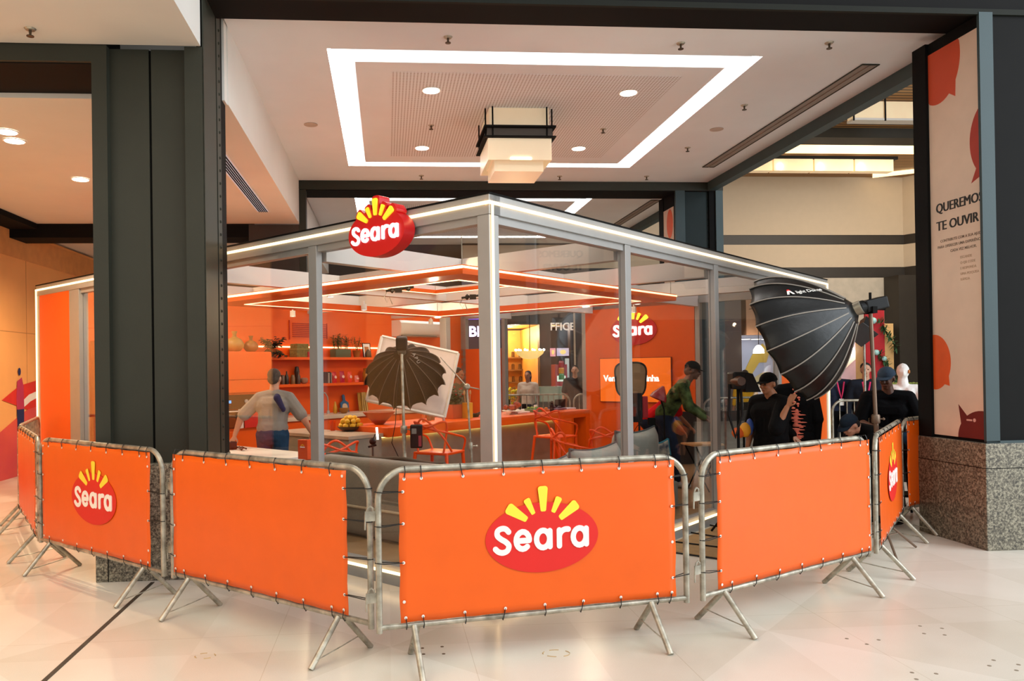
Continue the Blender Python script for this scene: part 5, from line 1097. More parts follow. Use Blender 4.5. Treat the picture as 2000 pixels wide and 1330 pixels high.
def packet(px, h, w, c, l, dz=0):
    q = K(px, 740, 6.84); t = thing('snack_packet', l, 'packet', PAV @ T(q.x, 6.84, SL) @ Matrix.Rotation(rad(-6), 4, 'X')); V = []; n = 8
    b = MB()
    for i in range(n + 1):
        u = i / n
        for k in range(n + 1):
            v = k / n; bul = .03 * (math.sin(PI * u) * math.sin(PI * v)) ** .6 if 0 < u < 1 and 0 < v < 1 else 0; V.append((-w + 2 * w * u, -bul, h * v))
    Fs = [(i * (n + 1) + k, (i + 1) * (n + 1) + k, (i + 1) * (n + 1) + k + 1, i * (n + 1) + k + 1) for i in range(n) for k in range(n)]
    b._add(V, Fs); b._add([(x, -y, z) for x, y, z in V], Fs); b.build('bag', mat('pack_' + c, c, .3), t, smooth=60)
    b = MB(); b.ball((0, -.034, h * .5), (w * .6, .006, h * .14), 2); b.build('printed_badge', mat('badge_cream', 'e8c4b0', .5), t)
for px, h, w, c, l in ((654, .19, .045, 'c4282a', 'leftmost red snack packet on the lower shelf'), (669, .2, .05, 'b01c3c', 'crimson snack packet with a blue top, second on the lower shelf'), (684, .19, .045, 'e0482c', 'orange-red snack packet, third on the lower shelf'), (697, .12, .045, 'e88070', 'short pink snack packet at the end of the packet row')): packet(px, h, w, c, l)
vase('glass_canister', 716, 740, 6.85, SL, [(.06, 0), (.075, .02), (.075, .16), (.055, .2), (.06, .24), (0, .25)], mat('canister_ochre', 'a8741c', .25), 'large ochre glass canister at the right of the lower shelf', 'jar')
# worktop things
WZ = DK + .88
q = K(645, 812, 6.7); t = thing('kitchen_tap', 'tall curved chrome tap over the kitchen sink', 'tap', PAV @ T(q.x, 6.75, WZ))
b = MB(); b.tube([(0, 0, 0), (0, 0, .2), (-.01, 0, .28), (-.06, 0, .35), (-.12, 0, .36), (-.17, 0, .34), (-.19, 0, .30)], .011, 10); b.build('spout', M_alu, t, smooth=60); b = MB(); b.lathe([(.03, 0), (.028, .05), (0, .06)], 14); b.build('tap_base', M_alu, t)
vase('oil_bottle', 655, 812, 6.72, WZ, [(.03, 0), (.036, .02), (.036, .1), (.02, .16), (.014, .2), (0, .2)], mat('oil_yellow', 'c08a1c', .2), 'yellow squeeze bottle beside the tap', 'bottle')
vase('mixing_bowl', 672, 812, 6.6, WZ, [(.04, 0), (.08, .04), (.09, .09), (.085, .09), (0, .02)], mat('bowl_ochre', '9a6420', .4), 'small ochre bowl on the worktop next to the yellow bottle', 'bowl')
q = K(676, 812, 6.88); t = thing('cutting_board', 'blue cutting board with a rounded handle leaning on the kitchen wall', 'cutting board', PAV @ T(q.x, 6.9, WZ) @ Matrix.Rotation(rad(-10), 4, 'X'))
b = MB(); b.prism([(-.09, 0), (.09, 0), (.095, .16), (.03, .2), (.028, .29), (0, .31), (-.028, .29), (-.03, .2), (-.095, .16)], -.008, .008); b.build('board', mat('board_blue', '2a5c86', .5), t)
b = MB(); b.lathe([(0, 0), (.06, 0), (.06, .004), (0, .004)], 20, Matrix.Translation((0, -.008, .09)) @ Matrix.Rotation(PI / 2, 4, 'X')); b.build('printed_circle', mat('print_sand', 'c8b090', .6), t)
q = K(712, 812, 6.85); t = thing('recipe_board', 'ochre board with pale stalks leaning behind the cone bowl', 'board', PAV @ T(q.x, 6.86, WZ) @ Matrix.Rotation(rad(-8), 4, 'X'))
b = MB(); b.box((-.11, 0, 0), (.11, .015, .33), bev=.004); b.build('board', mat('board_ochre', 'a87a24', .6, var=.15), t)
for k in range(3): b = MB(); b.tube([(-.04 + k * .05, -.02, 0), (-.03 + k * .03, -.03, .33)], .012, 6); b.build('stalk', mat('stalk_pale', 'c9a860', .6), t)

# ------------------------------------------------------------------ concrete island and orange bar
t = thing('kitchen_island', 'brushed concrete kitchen island with a pale top, left of the orange bar', 'island', PAV @ T(1.91, 4.15, DK))
b = MB(); b.box((-.26, -.74, 0), (.26, .75, .80)); b.build('body', M_concrete, t); b = MB(); b.box((-.28, -.76, .80), (.275, .77, .84), bev=.004); b.build('top', mat('island_top', 'b8a48c', .5), t)
IZ = DK + .84
t = thing('bar_counter', 'long orange-topped bar with a concrete front and hidden glow under the top', 'bar', PAV @ T(4.5, 3.75, DK))
b = MB(); b.box((-2.3, -.42, .79), (2.3, .42, .905), bev=.004); b.build('orange_top', M_orange, t)
b = MB(); b.box((-2.3, -.10, 0), (1.75, .38, .79)); b.build('concrete_front', M_concrete, t)
b = MB(); b.box((2.18, -.42, 0), (2.3, .42, .79)); b.box((1.75, .3, 0), (2.18, .42, .79)); b.box((1.75, -.42, 0), (1.81, .3, .79)); b.build('end_panels', M_orange, t)
b = MB(); b.box((-2.25, -.125, .76), (1.73, -.103, .785)); b.build('light_strip', mat('glow_strip', 'ffdc80', .5, var=0, emit=7), t)
BZ = DK + .905
def onbar(px, py, y=3.6): q = K(px, py, y); return q.x, y
q = K(718, 822, 3.9); b = MB(); b.lathe([(.05, 0), (.06, .005), (.21, .16), (.205, .165), (.05, .02), (0, .02)], 28); tag(b.build('cone_bowl', mat('bowl_rust', '9a4a20', .5), None, PAV @ T(2.55, 3.85, BZ), smooth=50), 'wide rust-coloured cone bowl at the left end of the orange bar', 'bowl')
# lemons
q = K(690, 838, 3.6); q = on(690, 842, PAV, 2, IZ); lx, ly = q.x, q.y + .05
b = MB(); b.lathe([(.06, 0), (.13, .02), (.17, .06), (.165, .06), (.12, .025), (0, .015)], 24); tag(b.build('fruit_bowl', mat('bowl_brown', '5a3a1c', .5), None, PAV @ T(lx, ly, IZ), smooth=50), 'low brown bowl under the heap of lemons on the island', 'bowl')
lem = None; rnd = random.Random(2)
for ring, (n, r, z) in enumerate(((9, .125, .07), (5, .065, .075), (8, .10, .125), (3, .04, .13), (4, .05, .165))):
    for k in range(n):
        a = 2 * PI * k / n + ring
        if lem is None: b = MB(); b.lathe([(0, -.045), (.006, -.042), (.02, -.032), (.031, -.012), (.032, .01), (.022, .03), (.008, .04), (0, .045)], 14); lem = b.mesh('lemon', mat('lemon_yellow', 'e8b41e', .45, var=.12, scale=20), 60)
        o = bpy.data.objects.new('lemon', lem); C.objects.link(o); o.matrix_basis = PAV @ T(lx + r * math.cos(a), ly + r * math.sin(a), IZ + z) @ Euler((rnd.uniform(0, 3), rnd.uniform(0, 3), 0)).to_matrix().to_4x4()
        tag(o, 'ripe yellow lemon heaped in the bowl on the concrete island', 'lemon', 'lemons in the bowl')
b = MB(); b.lathe([(.03, 0), (.04, .13), (.036, .13), (.028, .01), (0, .01)], 18); tag(b.build('orange_cup', M_orangeP, None, PAV @ T(on(650, 841, PAV, 2, IZ).x, on(650, 841, PAV, 2, IZ).y, IZ), smooth=40), 'plain orange cup beside the lemons', 'cup')
# things on the bar
def barthing(name, x, y, prof, m, l, cat, k=1): b = MB(); b.lathe([(r * k, h * k) for r, h in prof], 18); return tag(b.build(name, m, None, PAV @ T(x, y, BZ), smooth=50), l, cat)
BX = lambda px, y: K(px, 812, y).x
barthing('glass_jar', BX(838, 3.8), 3.8, JAR, mat('jar_bronze', '8a6a40', .3), 'bronze jar on the bar below the scrim', 'jar', .9)
barthing('glass_jar', BX(850, 3.8), 3.85, JAR, mat('jar_bronze', '8a6a40'), 'second bronze jar on the bar, next to the small orange bottle', 'jar', .8)
barthing('small_bottle', BX(822, 3.7), 3.65, BOT, mat('bottle_orange', 'd06a20', .3), 'small orange bottle standing on the bar', 'bottle', .7)
barthing('small_bottle', BX(858, 3.7), 3.62, BOT, mat('bottle_clear', 'b0a8a8', .2), 'small pale glass bottle near the bar edge', 'bottle', .6)
px_ = BX(890, 3.75); t = plant('bar_plant', PAV @ T(px_, 3.8, BZ), 'leafy plant with red flowers in a square rust planter on the bar', (.12, .1, .2), ('leaf_mid', '39401c'), 34, .09, .022, .20, .55, .5, potm=mat('planter_rust', 'b04a1a', .6), seed=9)
b = MB(); rnd = random.Random(8)
for k in range(14): b.ball((rnd.uniform(-.16, .16), rnd.uniform(-.14, .02), rnd.uniform(.3, .46)), .014, 1)
b.build('flowers', mat('flower_red', 'a8251a', .6), t)
t = thing('utensil_holder', 'mustard yellow utensil box with wooden spoons on the bar', 'holder', PAV @ T(BX(908, 3.7), 3.65, BZ))
b = MB(); b.box((-.06, -.05, 0), (.06, .05, .22), bev=.006); b.build('box', mat('mustard', 'd09a20', .5), t)
for k in range(3): b = MB(); b.tube([(-.03 + k * .03, 0, .1), (-.06 + k * .06, 0, .32)], .007, 6); b.ball((-.065 + k * .065, 0, .36), (.022, .008, .035), 2); b.build('wooden_spoon', M_wood, t)
t = thing('frying_pan', 'black frying pan on the bar next to the corner post', 'pan', PAV @ T(BX(930, 3.7), 3.8, BZ)); b = MB(); b.lathe([(.11, 0), (.14, .045), (.135, .045), (.105, .008), (0, .008)], 24); b.build('pan', M_black, t, smooth=40); b = MB(); b.tube([(.13, 0, .04), (.3, .02, .06)], .011, 8); b.build('handle', M_black, t)
fx = K(992, 806, 3.7).x
t = thing('fruit_platter', 'white raised platter at the bar corner', 'platter', PAV @ T(fx, 3.6, BZ)); b = MB(); b.lathe([(.07, 0), (.03, .02), (.03, .04), (.17, .055), (.17, .065), (0, .06)], 26); b.build('dish', M_white, t, smooth=40)
rnd = random.Random(5)
for k in range(9):
    a = k * .9; r = .02 + .1 * (k % 3) / 2; o = MB().ball((0, 0, 0), .042, 2).build('red_fruit', mat('fruit_red', '8f2e2c', .4, var=.3, scale=14, col2='c8602a'), None, PAV @ T(fx + r * math.cos(a), 3.6 + r * math.sin(a), BZ + .105 + .045 * (k % 2) * (k > 4)), smooth=180); tag(o, 'dark red round fruit piled on the white platter', 'fruit', 'fruits on the platter')
for k, (px, m, l, w, h) in enumerate(((1012, 'e2ddd6', 'white serving tray on the bar right of the fruit', .16, .03), (1040, '6a7a44', 'green garnished dish on the middle of the bar', .13, .05), (1058, 'c86a30', 'wooden orange board with snacks on the bar', .16, .025), (1083, '6f5870', 'long mauve tray near the right end of the bar', .2, .03), (1105, 'cfd0e0', 'pale laptop lying at the right end of the bar', .15, .02))):
    x = K(px, 806, 3.75).x; t = thing('serving_tray' if k < 4 else 'laptop', l, 'tray' if k < 4 else 'laptop', PAV @ T(x, 3.75, BZ)); b = MB(); b.box((-w, -.11, 0), (w, .11, h), bev=.006); b.build('base', mat('tray_' + m, m, .4), t)
    b = MB()
    if k < 4:
        for q in range(7): b.ball((-w * .7 + q * w * .23, .04 * math.sin(q * 2), h + .015), (.025, .02, .02), 1)
        b.build('food', mat('food_%d' % k, ('e8e4e0', '8a9a3a', 'd98a4a', '4a3a44')[k], .6), t)
    else: b.box((-w, .1, .02), (w, .112, .16)); b.build('screen', M_dark, t)
x = K(1073, 806, 3.55).x
b = MB(); lump(thing('bottle_figurine', 'small black figurine standing on the bar', 'figurine', PAV @ T(x, 3.5, BZ)), 'figure', M_black, [('c', V3((0, 0, .02)), V3((0, 0, .1)), .035, .03), ('e', (0, 0, .145), (.025, .025, .03)), ('c', V3((0, 0, .02)), V3((.05, 0, .015)), .025, .015)], .006)
x = K(1051, 800, 3.8).x; barthing('white_candle', x, 3.85, [(.03, 0), (.03, .1), (0, .1)], M_wht, 'white candle jar on the bar in front of the rail', 'candle')

# ------------------------------------------------------------------ chairs with looping backs
def loopchair(M, label, seat_h=.66, group='orange looped-back chairs'):
    t = thing('looped_chair', label, 'chair', M, group); h = seat_h; w = .23
    b = MB(); b.box((-w, -.22, h - .02), (w, .21, h + .012), bev=.012); b.build('seat', M_orangeP, t, smooth=40)
    for sx_ in (-1, 1):
        for sy_, dx, dy in ((-1, .02, .03), (1, .04, .06)):
            b = MB(); b.tube([(sx_ * (w - .02), sy_ * .19, h), (sx_ * (w + dx), sy_ * (.19 + dy), .01)], [.022, .014], 8); b.build('leg', M_orangeP, t, smooth=60)
    def cur(pts, r=.013): 
        P3 = [Vector(p) for p in pts]; out = []
        for i in range(len(P3) - 1):
            p0 = P3[max(i - 1, 0)]; p1 = P3[i]; p2 = P3[i + 1]; p3 = P3[min(i + 2, len(P3) - 1)]
            for j in range(5): u = j / 5; out.append(.5 * ((2 * p1) + (p2 - p0) * u + (2 * p0 - 5 * p1 + 4 * p2 - p3) * u * u + (3 * p1 - p0 - 3 * p2 + p3) * u ** 3))
        out.append(P3[-1]); b = MB(); b.tube(out, r, 8); b.build('back_loop', M_orangeP, t, smooth=60)
    cur([(-w + .02, -.2, h), (-w - .03, -.16, h + .15), (-w - .02, .05, h + .21), (-w + .04, .2, h + .25), (0, .25, h + .29), (w - .04, .22, h + .36), (w - .02, .17, h + .3), (w - .06, .19, h)])
    cur([(w - .02, -.2, h), (w + .03, -.16, h + .15), (w + .02, .05, h + .21), (w - .04, .2, h + .25), (0, .25, h + .30), (-w + .04, .22, h + .37), (-w + .02, .17, h + .3), (-w + .06, .19, h)])
    cur([(-w, .1, h + .02), (-w + .06, .21, h + .2), (0, .25, h + .37), (w * .5, .24, h + .38), (w, .16, h + .2), (w, .1, h + .02)])
    return t
def chair_at(px, d, rz, label, sh): p = at(px, 900, d); loopchair(T(p.x, p.y, FL, rad(rz)), label, sh)
chair_at(858, 9.15, 150, 'orange looped-back bar chair directly left of the pavilion corner post', .63)
chair_at(1085, 10.9, 135, 'orange looped-back bar chair near the right end of the bar', .64)
chair_at(1120, 9.4, 100, 'low orange looped-back chair behind the grey sofa cushions', .46)
chair_at(1192, 9.75, 160, 'low orange looped-back chair against the screen wall', .46)
chair_at(650, 8.5, 210, 'low orange looped-back chair just right of the first left-face mullion', .46)

# ------------------------------------------------------------------ sofas
M_sofa = mat('sofa_taupe', '6d6557', .9, var=.08, scale=8, bump=.3, bscale=60, sheen=.3); M_pip = mat('sofa_piping', '463f34', .9); M_cush = mat('cushion_sage', '8f938a', .9, var=.06, scale=8, bump=.25, bscale=60, sheen=.3); M_pip2 = mat('cushion_piping', '4d5757', .9)
def cushion(t, lo, hi, m, pm, nm='cushion', sag=.03):
    cx, cy, cz = [(a + b_) / 2 for a, b_ in zip(lo, hi)]; sx_, sy_, sz_ = [(b_ - a) / 2 for a, b_ in zip(lo, hi)]
    n = 12; V = []; Fs = []
    for s_ in (-1, 1):
        for i in range(n + 1):
            for k in range(n + 1):
                u = -1 + 2 * i / n; v = -1 + 2 * k / n; th = (max(0, (1 - u ** 4)) * max(0, (1 - v ** 4))) ** .5
                V.append((cx + sx_ * u * (1 - .03 * (1 - abs(v)) ), cy + s_ * sy_ * th, cz + sz_ * v * (1 - .06 * (1 - u * u) * (v > 0)) - (sag * (1 - u * u) if v > 0 else 0) * v))
    m_ = (n + 1) ** 2
    for q in (0, m_): Fs += [(q + i * (n + 1) + k, q + (i + 1) * (n + 1) + k, q + (i + 1) * (n + 1) + k + 1, q + i * (n + 1) + k + 1) for i in range(n) for k in range(n)]
    b = MB(); b._add(V, Fs); bmesh.ops.remove_doubles(b.bm, verts=b.bm.verts[:], dist=1e-4); o = b.build(nm, m, t, smooth=180)
    edge = [(i, n) for i in range(n + 1)] ; pts = [V[i * (n + 1) + n] for i in range(n + 1)]; pts = [V[k] for k in range(n + 1)] + pts + [V[n * (n + 1) + k] for k in range(n, -1, -1)]
    b = MB(); b.tube(pts, .011, 6); b.build('piping', pm, o)
# sofa along the left face: its back towards the camera
t = thing('grey_sofa', 'taupe sofa with thick piping, its back to the left glass face', 'sofa', PAV @ T(1.15, 1.98, DK))
b = MB(); b.box((-.42, -.80, 0), (.16, .78, .28), bev=.03); b.build('base', M_sofa, t)
b = MB(); b.box((-.40, -.78, .285), (.15, .76, .44), bev=.05); b.build('seat_cushion', M_sofa, t, smooth=60)
b = MB(); b.box((-.48, -.82, .02), (-.2, .80, .76), bev=.07); b.build('backrest', M_sofa, t, smooth=60)
b = MB(); b.tube([(-.34 + .012 * math.sin(i), -.80 + i * .1, .765 - .012 * math.sin(i * .9) ) for i in range(17)], .019, 8); b.build('piping', M_pip, t, smooth=60)
b = MB(); b.tube([(-.485, -.80, .30), (-.485, .78, .30)], .014, 8); b.build('seat_piping', mat('piping_pale', 'a0937c', .9), t)
# sofa along the right face with sage cushions
t = thing('sage_sofa', 'sage grey sofa with two large piped back cushions along the right glass face', 'sofa', PAV @ T(2.72, .95, DK))
b = MB(); b.box((-1.27, -.45, 0), (1.30, .36, .30), bev=.03); b.build('base', M_cush, t)
b = MB(); b.box((-1.25, -.43, .305), (1.28, .34, .43), bev=.05); b.build('seat_cushion', M_cush, t, smooth=60)
cushion(t, (-1.25, -.30, .40), (-.56, -.02, .74), M_cush, M_pip2); cushion(t, (-.55, -.34, .40), (.36, -.04, .80), M_cush, M_pip2); cushion(t, (.38, -.3, .42), (1.28, -.04, .91), M_cush, M_pip2)
q = at(1285, 877, 9.3); t = thing('patterned_cushion', 'cream cushion with an inky blue leaf pattern and turquoise edge', 'cushion', T(q.x, q.y, q.z, rad(12)) @ Matrix.Rotation(rad(-8), 4, 'Y'))
cushion(t, (-.15, -.05, -.1), (.15, .05, .1), mat('ink_pattern', 'c4b9a2', .85, var=.0, scale=14, col2='2c3c52'), mat('turquoise', '2a7f92', .8))
t = thing('side_table', 'low white side table carrying the patterned cushion', 'table', T(q.x + .0, q.y + .1, DK))
b = MB(); b.box((-.32, -.2, q.z - .16 - DK), (.2, .2, q.z - .12 - DK), bev=.005); b.build('top', M_white, t)
for sx_ in (-.28, .16):
    for sy_ in (-.16, .16): b = MB(); b.tube([(sx_, sy_, 0), (sx_, sy_, q.z - .16 - DK)], .012, 8); b.build('leg', M_white, t)
# table with gear and branded box in front of the man
q = at(540, 890, 6.9)
t = thing('work_table', 'white table top with gear just inside the left glass face', 'table', PAV @ T(.58, 3.9, DK))
b = MB(); b.box((-.32, -.95, .70), (.32, .95, .735), bev=.004); b.build('top', M_white, t)
for sx_ in (-.3, .3):
    for sy_ in (-.9, .9): b = MB(); b.tube([(sx_, sy_, 0), (sx_, sy_, .70)], .016, 8); b.build('leg', M_galv, t)
TZ = DK + .735
pq = on(595, 882, PAV, 0, .5)
t = thing('brand_box', 'upright orange carton with a small logo on the white table', 'box', PAV @ T(.5, pq.y, TZ) @ Matrix.Rotation(rad(-78), 4, 'Z'))
b = MB(); b.box((-.06, -.03, 0), (.06, .03, .19), bev=.002); b.build('carton', mat('carton_orange', 'dc4a10', .5), t)
logo(t, T(0, -.031, .12), .034, M_red, M_yel, M_wht, th=.0005)
pq = on(462, 880, PAV, 0, .6)
t = thing('cable_tangle', 'black cable coil and small grip on the white table beside the column', 'cable', PAV @ T(.6, pq.y, TZ)); rnd = random.Random(1)
b = MB(); b.tube([(.05 * math.cos(k * .7) + .02 * math.sin(k), .16 * math.sin(k * .37), .012 + .01 * (k % 3)) for k in range(30)], .007, 6); b.build('coil', M_black, t)
b = MB(); b.box((-.04, .06, 0), (.05, .16, .09), bev=.01); b.build('grip', M_black, t)
t = thing('yellow_case', 'small yellow tool pouch at the left end of the white table', 'pouch', PAV @ T(.45, pq.y + .05, TZ)); b = MB(); b.box((-.05, -.07, 0), (.05, .07, .05), bev=.015); b.build('body', mat('pouch_yellow', 'e0b818', .6), t); b = MB(); b.box((-.052, -.02, .0), (.052, .0, .052)); b.build('strap', M_black, t)

# ------------------------------------------------------------------ screen wall sign and screen
def Lw(px, py): q = on(px, py, PAV, 0, 7.86); return q.y, q.z
ya, za = Lw(1174, 701); yb, zb = Lw(1313, 786)
t = thing('wall_screen', 'bright orange screen with white lettering on the far orange wall', 'screen', PAV @ Matrix.Translation((7.855, (ya + yb) / 2, (za + zb) / 2)) @ Matrix.Rotation(-PI / 2, 4, 'Z'))
hw, hh = (ya - yb) / 2, (za - zb) / 2
b = MB(); b.box((-hw - .01, -.03, -hh - .01), (hw + .01, 0, hh + .01)); b.build('bezel', mat('bezel_brown', '7a2a0a', .5), t)
b = MB(); b.box((-hw, -.034, -hh), (hw, -.030, hh)); b.build('display', mat('screen_orange', 'ff7a1e', .4, var=0, emit=.45), t)
M_wem = mat('lit_white', 'fff6f0', .5, var=0, emit=1.2)
text('Vem c', .15, M_wem, t, T(-hw + .07, -.036, -.02), bold=.03); text('oiadinha', .15, M_wem, t, T(-.02, -.036, -.02), bold=.03, spacing=.95)
yc, zc = Lw(1238, 645); 
t = thing('logo_sign', 'illuminated red logo sign high on the far orange wall inside', 'sign', PAV @ Matrix.Translation((7.85, yc, zc)) @ Matrix.Rotation(-PI / 2, 4, 'Z'))
logo(t, T(0, 0, 0), .44, mat('sign_red', 'c8141e', .4), mat('lit_yellow', 'ffe23a', .5, var=0, emit=1.2), M_wem, th=.02)
# ------------------------------------------------------------------ hanging sign on the left face
q = on(748, 457, PAV, 0, -.06)
t = thing('logo_sign', 'large red oval light sign with yellow rays fixed to the pavilion roof edge', 'sign', PAV @ Matrix.Translation((-.055, q.y, q.z)) @ Matrix.Rotation(-PI / 2, 4, 'Z'))
k = .315; sred = mat('sign_body_red', 'd0141a', .35, var=.02); TH = .085; E_ = .58
b = MB(); b.prism([(k * math.cos(2 * PI * i / 72), k * E_ * math.sin(2 * PI * i / 72)) for i in range(72)], .03, -TH)
b.build('oval_body', sred, t, smooth=30)
for i, r in enumerate(RAYS): b = MB(); b.prism([(x * k, z * k) for x, z in raypoly(*r, g=.045)], .03, -TH + .001 * (i + 1)); b.build('ray_backing', sred, t)
ly_ = mat('lit_yellow_sign', 'f6d92e', .5, var=0, emit=.45)
for r in RAYS: b = MB(); b.prism([(x * k, z * k) for x, z in raypoly(*r)], -TH, -TH - .012); b.build('ray_light', ly_, t)
b = MB(); i = 0
for stt in logo_strokes():
    for p in ribbon(stt, .080): i += 1; b.prism([(x * k, z * k) for x, z in p], -TH, -TH - .010 - 3e-5 * i)
b.build('wordmark', mat('lit_white_strong', 'f4f2fa', .5, var=0, emit=.75), t)

# ------------------------------------------------------------------ floor marks
for i, (x, y) in enumerate([(-.18, 4.75), (-.06, 4.77), (-.17, 4.65), (-.05, 4.65)]):
    b = MB(); b.lathe([(0, .001), (.011, .001), (.011, 0), (0, 0)], 12); tag(b.build('floor_plug', mat('plug_brown', '5a4630', .7), None, T(x, y)), 'small brown plug in the floor, one of four below the middle barrier', 'floor plug', 'floor plugs below the middle barrier')
for i, (x, y) in enumerate([(3.02, 5.02), (3.13, 4.97), (2.96, 4.88), (3.07, 4.85), (2.44, 4.81), (2.62, 4.78), (2.51, 4.71), (3.08, 4.43), (3.0, 4.35), (3.17, 4.36), (3.1, 4.28), (2.52, 4.27), (2.64, 4.25), (2.49, 4.18)]):
    b = MB(); b.lathe([(0, .001), (.011, .001), (.011, 0), (0, 0)], 12); tag(b.build('floor_plug', mat('plug_grey', '857a68', .7), None, T(x, y)), ('small grey-brown floor plug, one of four in front of the granite plinth', 'small grey-brown floor plug, one of three before the salmon-lit barrier', 'small grey-brown floor plug, one of four nearest the lower right corner', 'small grey-brown floor plug, one of three at the lower edge')[0 if i < 4 else 1 if i < 7 else 2 if i < 11 else 3], 'floor plug', 'floor plugs ' + ('by the plinth', 'before the salmon barrier', 'near the corner', 'at the lower edge')[0 if i < 4 else 1 if i < 7 else 2 if i < 11 else 3])
b = MB()
for a in range(5):
    u0 = a * 1.3; b.tube([(.08 * math.cos(u0 + k * .12), .055 * math.sin(u0 + k * .12), .0008) for k in range(7)], .0035, 4)
tag(b.build('floor_stain', mat('stain_tan', 'b79a6c', .7), None, T(.62, 4.63)), 'broken ring-shaped tan stain on the floor under the middle barrier', 'stain')
b = MB()
for a in range(4): b.tube([(.06 * math.cos(a * 1.6 + k * .14), .045 * math.sin(a * 1.6 + k * .14), .0008) for k in range(6)], .0035, 4)
tag(b.build('floor_stain', mat('stain_tan', 'b79a6c'), None, T(-1.48, 4.67)), 'faint curved tan stain on the floor below the plain left barrier', 'stain')
# ribbed mat at the foot of the right face
M_mat = mat('entrance_mat', '8e7048', .8, var=.12, scale=10)
m0 = on(1300, 1085, I4, 2, 0); 
t = thing('entrance_mat', 'tan mat with black strips lying at the foot of the right glass face', 'mat', PAV @ T(3.3, -.34))
b = MB(); b.box((-.9, -.33, 0), (1.3, .30, .006)); b.build('mat_base', M_mat, t)
iP = (PAV @ T(3.3, -.34)).inverted()
for (xa, ya_), (xb, yb_) in (((1318, 1058), (1392, 1067)), ((1315, 1079), (1392, 1090)), ((1350, 1040), (1392, 1047)), ((1378, 1024), (1395, 1027))):
    A_ = iP @ on(xa, ya_, I4, 2, .012); B_ = iP @ on(xb, yb_, I4, 2, .012); dd = (B_ - A_); b = MB(); b.tube([A_, B_ + dd * .6], .008, 6); b.build('black_strip', M_black, t)
# white sneakers-like cloth below right: pile seen between the barriers

# ------------------------------------------------------------------ shops beyond
def shop(name, x0, x1, y, z1, wallm, label): pass
# dark shop front line behind the pavilion, with a golden shop and a dark office entrance
M_sf = mat('shop_brown', '3a2c20', .6, var=.1); M_gold = mat('shop_gold', 'd2a050', .6, var=.12, scale=3); M_sfb = mat('shop_black', '12100e', .5)
YS = 21.0
def A(px, py, y=YS): q = on(px, py, MALL, 1, y); return q.x, q.z
xL = A(980, 600)[0]
b = MB(); x1 = A(1053, 600)[0]; x2 = A(1075, 600)[0]; x3 = A(1113, 600)[0]
g0 = A(995, 634); g1 = A(1053, 634)
b.box((-2.2, YS, g0[1]), (14, YS + .3, 4.9)); b.box((-2.2, YS, 0), (xL, YS + .3, g0[1])); b.box((x1, YS, 0), (x2, YS + .3, g0[1])); b.box((x3, YS, 0), (x3 + 3.2, YS + .3, g0[1]))
S('wall_shopfront', b, M_sf)
b = MB(); b.box((-8, 24.5, 0), (24, 24.8, 6)); S('wall_back_far', b, M_sf)
b = MB(); b.box((xL - .3, YS + .3, g0[1] + .05), (x3 + 3, 24.5, g0[1] + .2)); S('ceiling_shops', b, M_gold)
b = MB(); b.box((xL - .3, YS + .3, 0), (xL - .2, 24.5, g0[1])); b.box((xL - .3, 24.3, 0), (x2 - .2, 24.49, g0[1])); b.box((x1 + .05, YS + .3, 0), (x2 - .1, 24.3, g0[1])); S('wall_gold', b, M_gold)
for yy_ in (22.0, 23.4): point('shop_lamp', MALL @ Vector(((xL + x1) / 2, yy_, 2.7)), 85, (1, .76, .42), .2)
point('shop_lamp', MALL @ Vector(((x2 + x3) / 2, 22.6, 2.9)), 40, (1, .8, .7), .2)
t = thing('shop_sign', 'white office lettering on the dark shop front through the rear window', 'sign', MALL @ T(A(1074, 640)[0], YS - .01, A(1074, 645)[1]))
text('FFICE', .29, mat('sign_cream', 'e8d8c8', .5, emit=.35), t, T(0, 0, 0), bold=.02)
def panelthing(name, pa, pb, m, label, cat, y=YS - .02, th=.03, emit=0, group=None):
    (xa, za), (xb, zb) = A(*pa, y), A(*pb, y); t = thing(name, label, cat, MALL @ T((xa + xb) / 2, y, zb), group); w = (xb - xa) / 2; b = MB(); b.box((-w, -th, 0), (w, 0, za - zb), bev=min(.01, th / 3)); b.build('panel', m, t); return t, w, za - zb
for k, (pa, pb) in enumerate((((1074, 680), (1085, 696)), ((1087, 680), (1111, 695)))):
    t, w, h = panelthing('menu_screen', pa, pb, mat('menu_glow_%d' % k, ('c86a90', 'a9a0c8')[k], .4, var=.6, scale=5, emit=.8, col2='f0d0a0'), ('narrow pink menu screen, left one behind the rear window', 'wide mauve menu screen, right one behind the rear window')[k], 'screen')
    b = MB(); b.ball((0, -.035, h / 2), (w * .5, .005, h * .3), 2); b.build('pictured_dish', mat('dish_yellow', 'f2d27a', .5, emit=.6), t)
t, w, h = panelthing('drinks_fridge', (1076, 712), (1100, 755), mat('fridge_red', 'a01a28', .4), 'red drinks fridge with lit shelves through the rear window', 'fridge', th=.5, y=YS - .3)
b = MB(); b.box((-w + .05, -.52, .15), (w - .05, -.5, h - .3)); b.build('lit_door', mat('fridge_light', 'cfe0d0', .3, emit=.7), t)
for k in range(3):
    for c_ in range(4): b = MB(); b.lathe([(.03, 0), (.03, .12), (.012, .17), (0, .18)], 8, T(-w + .12 + c_ * (2 * w - .24) / 3, -.54, .2 + k * .16)); b.build('drink_bottle', mat(('drink_green', 'drink_amber', 'drink_red')[k], ('2f8a5a', 'c98a2a', 'a02028')[k], .3), t)
panelthing('white_banner', (1103, 700), (1112, 752), mat('pale_banner', 'c9d2d0', .6, emit=.15), 'tall white pennant banner beside the drinks fridge', 'banner', y=YS - .35)
panelthing('slim_mast', (1119, 602), (1125, 745), mat('mast_tan', 'b49a80', .6), 'slim pale vertical mast on the dark shop front', 'mast')
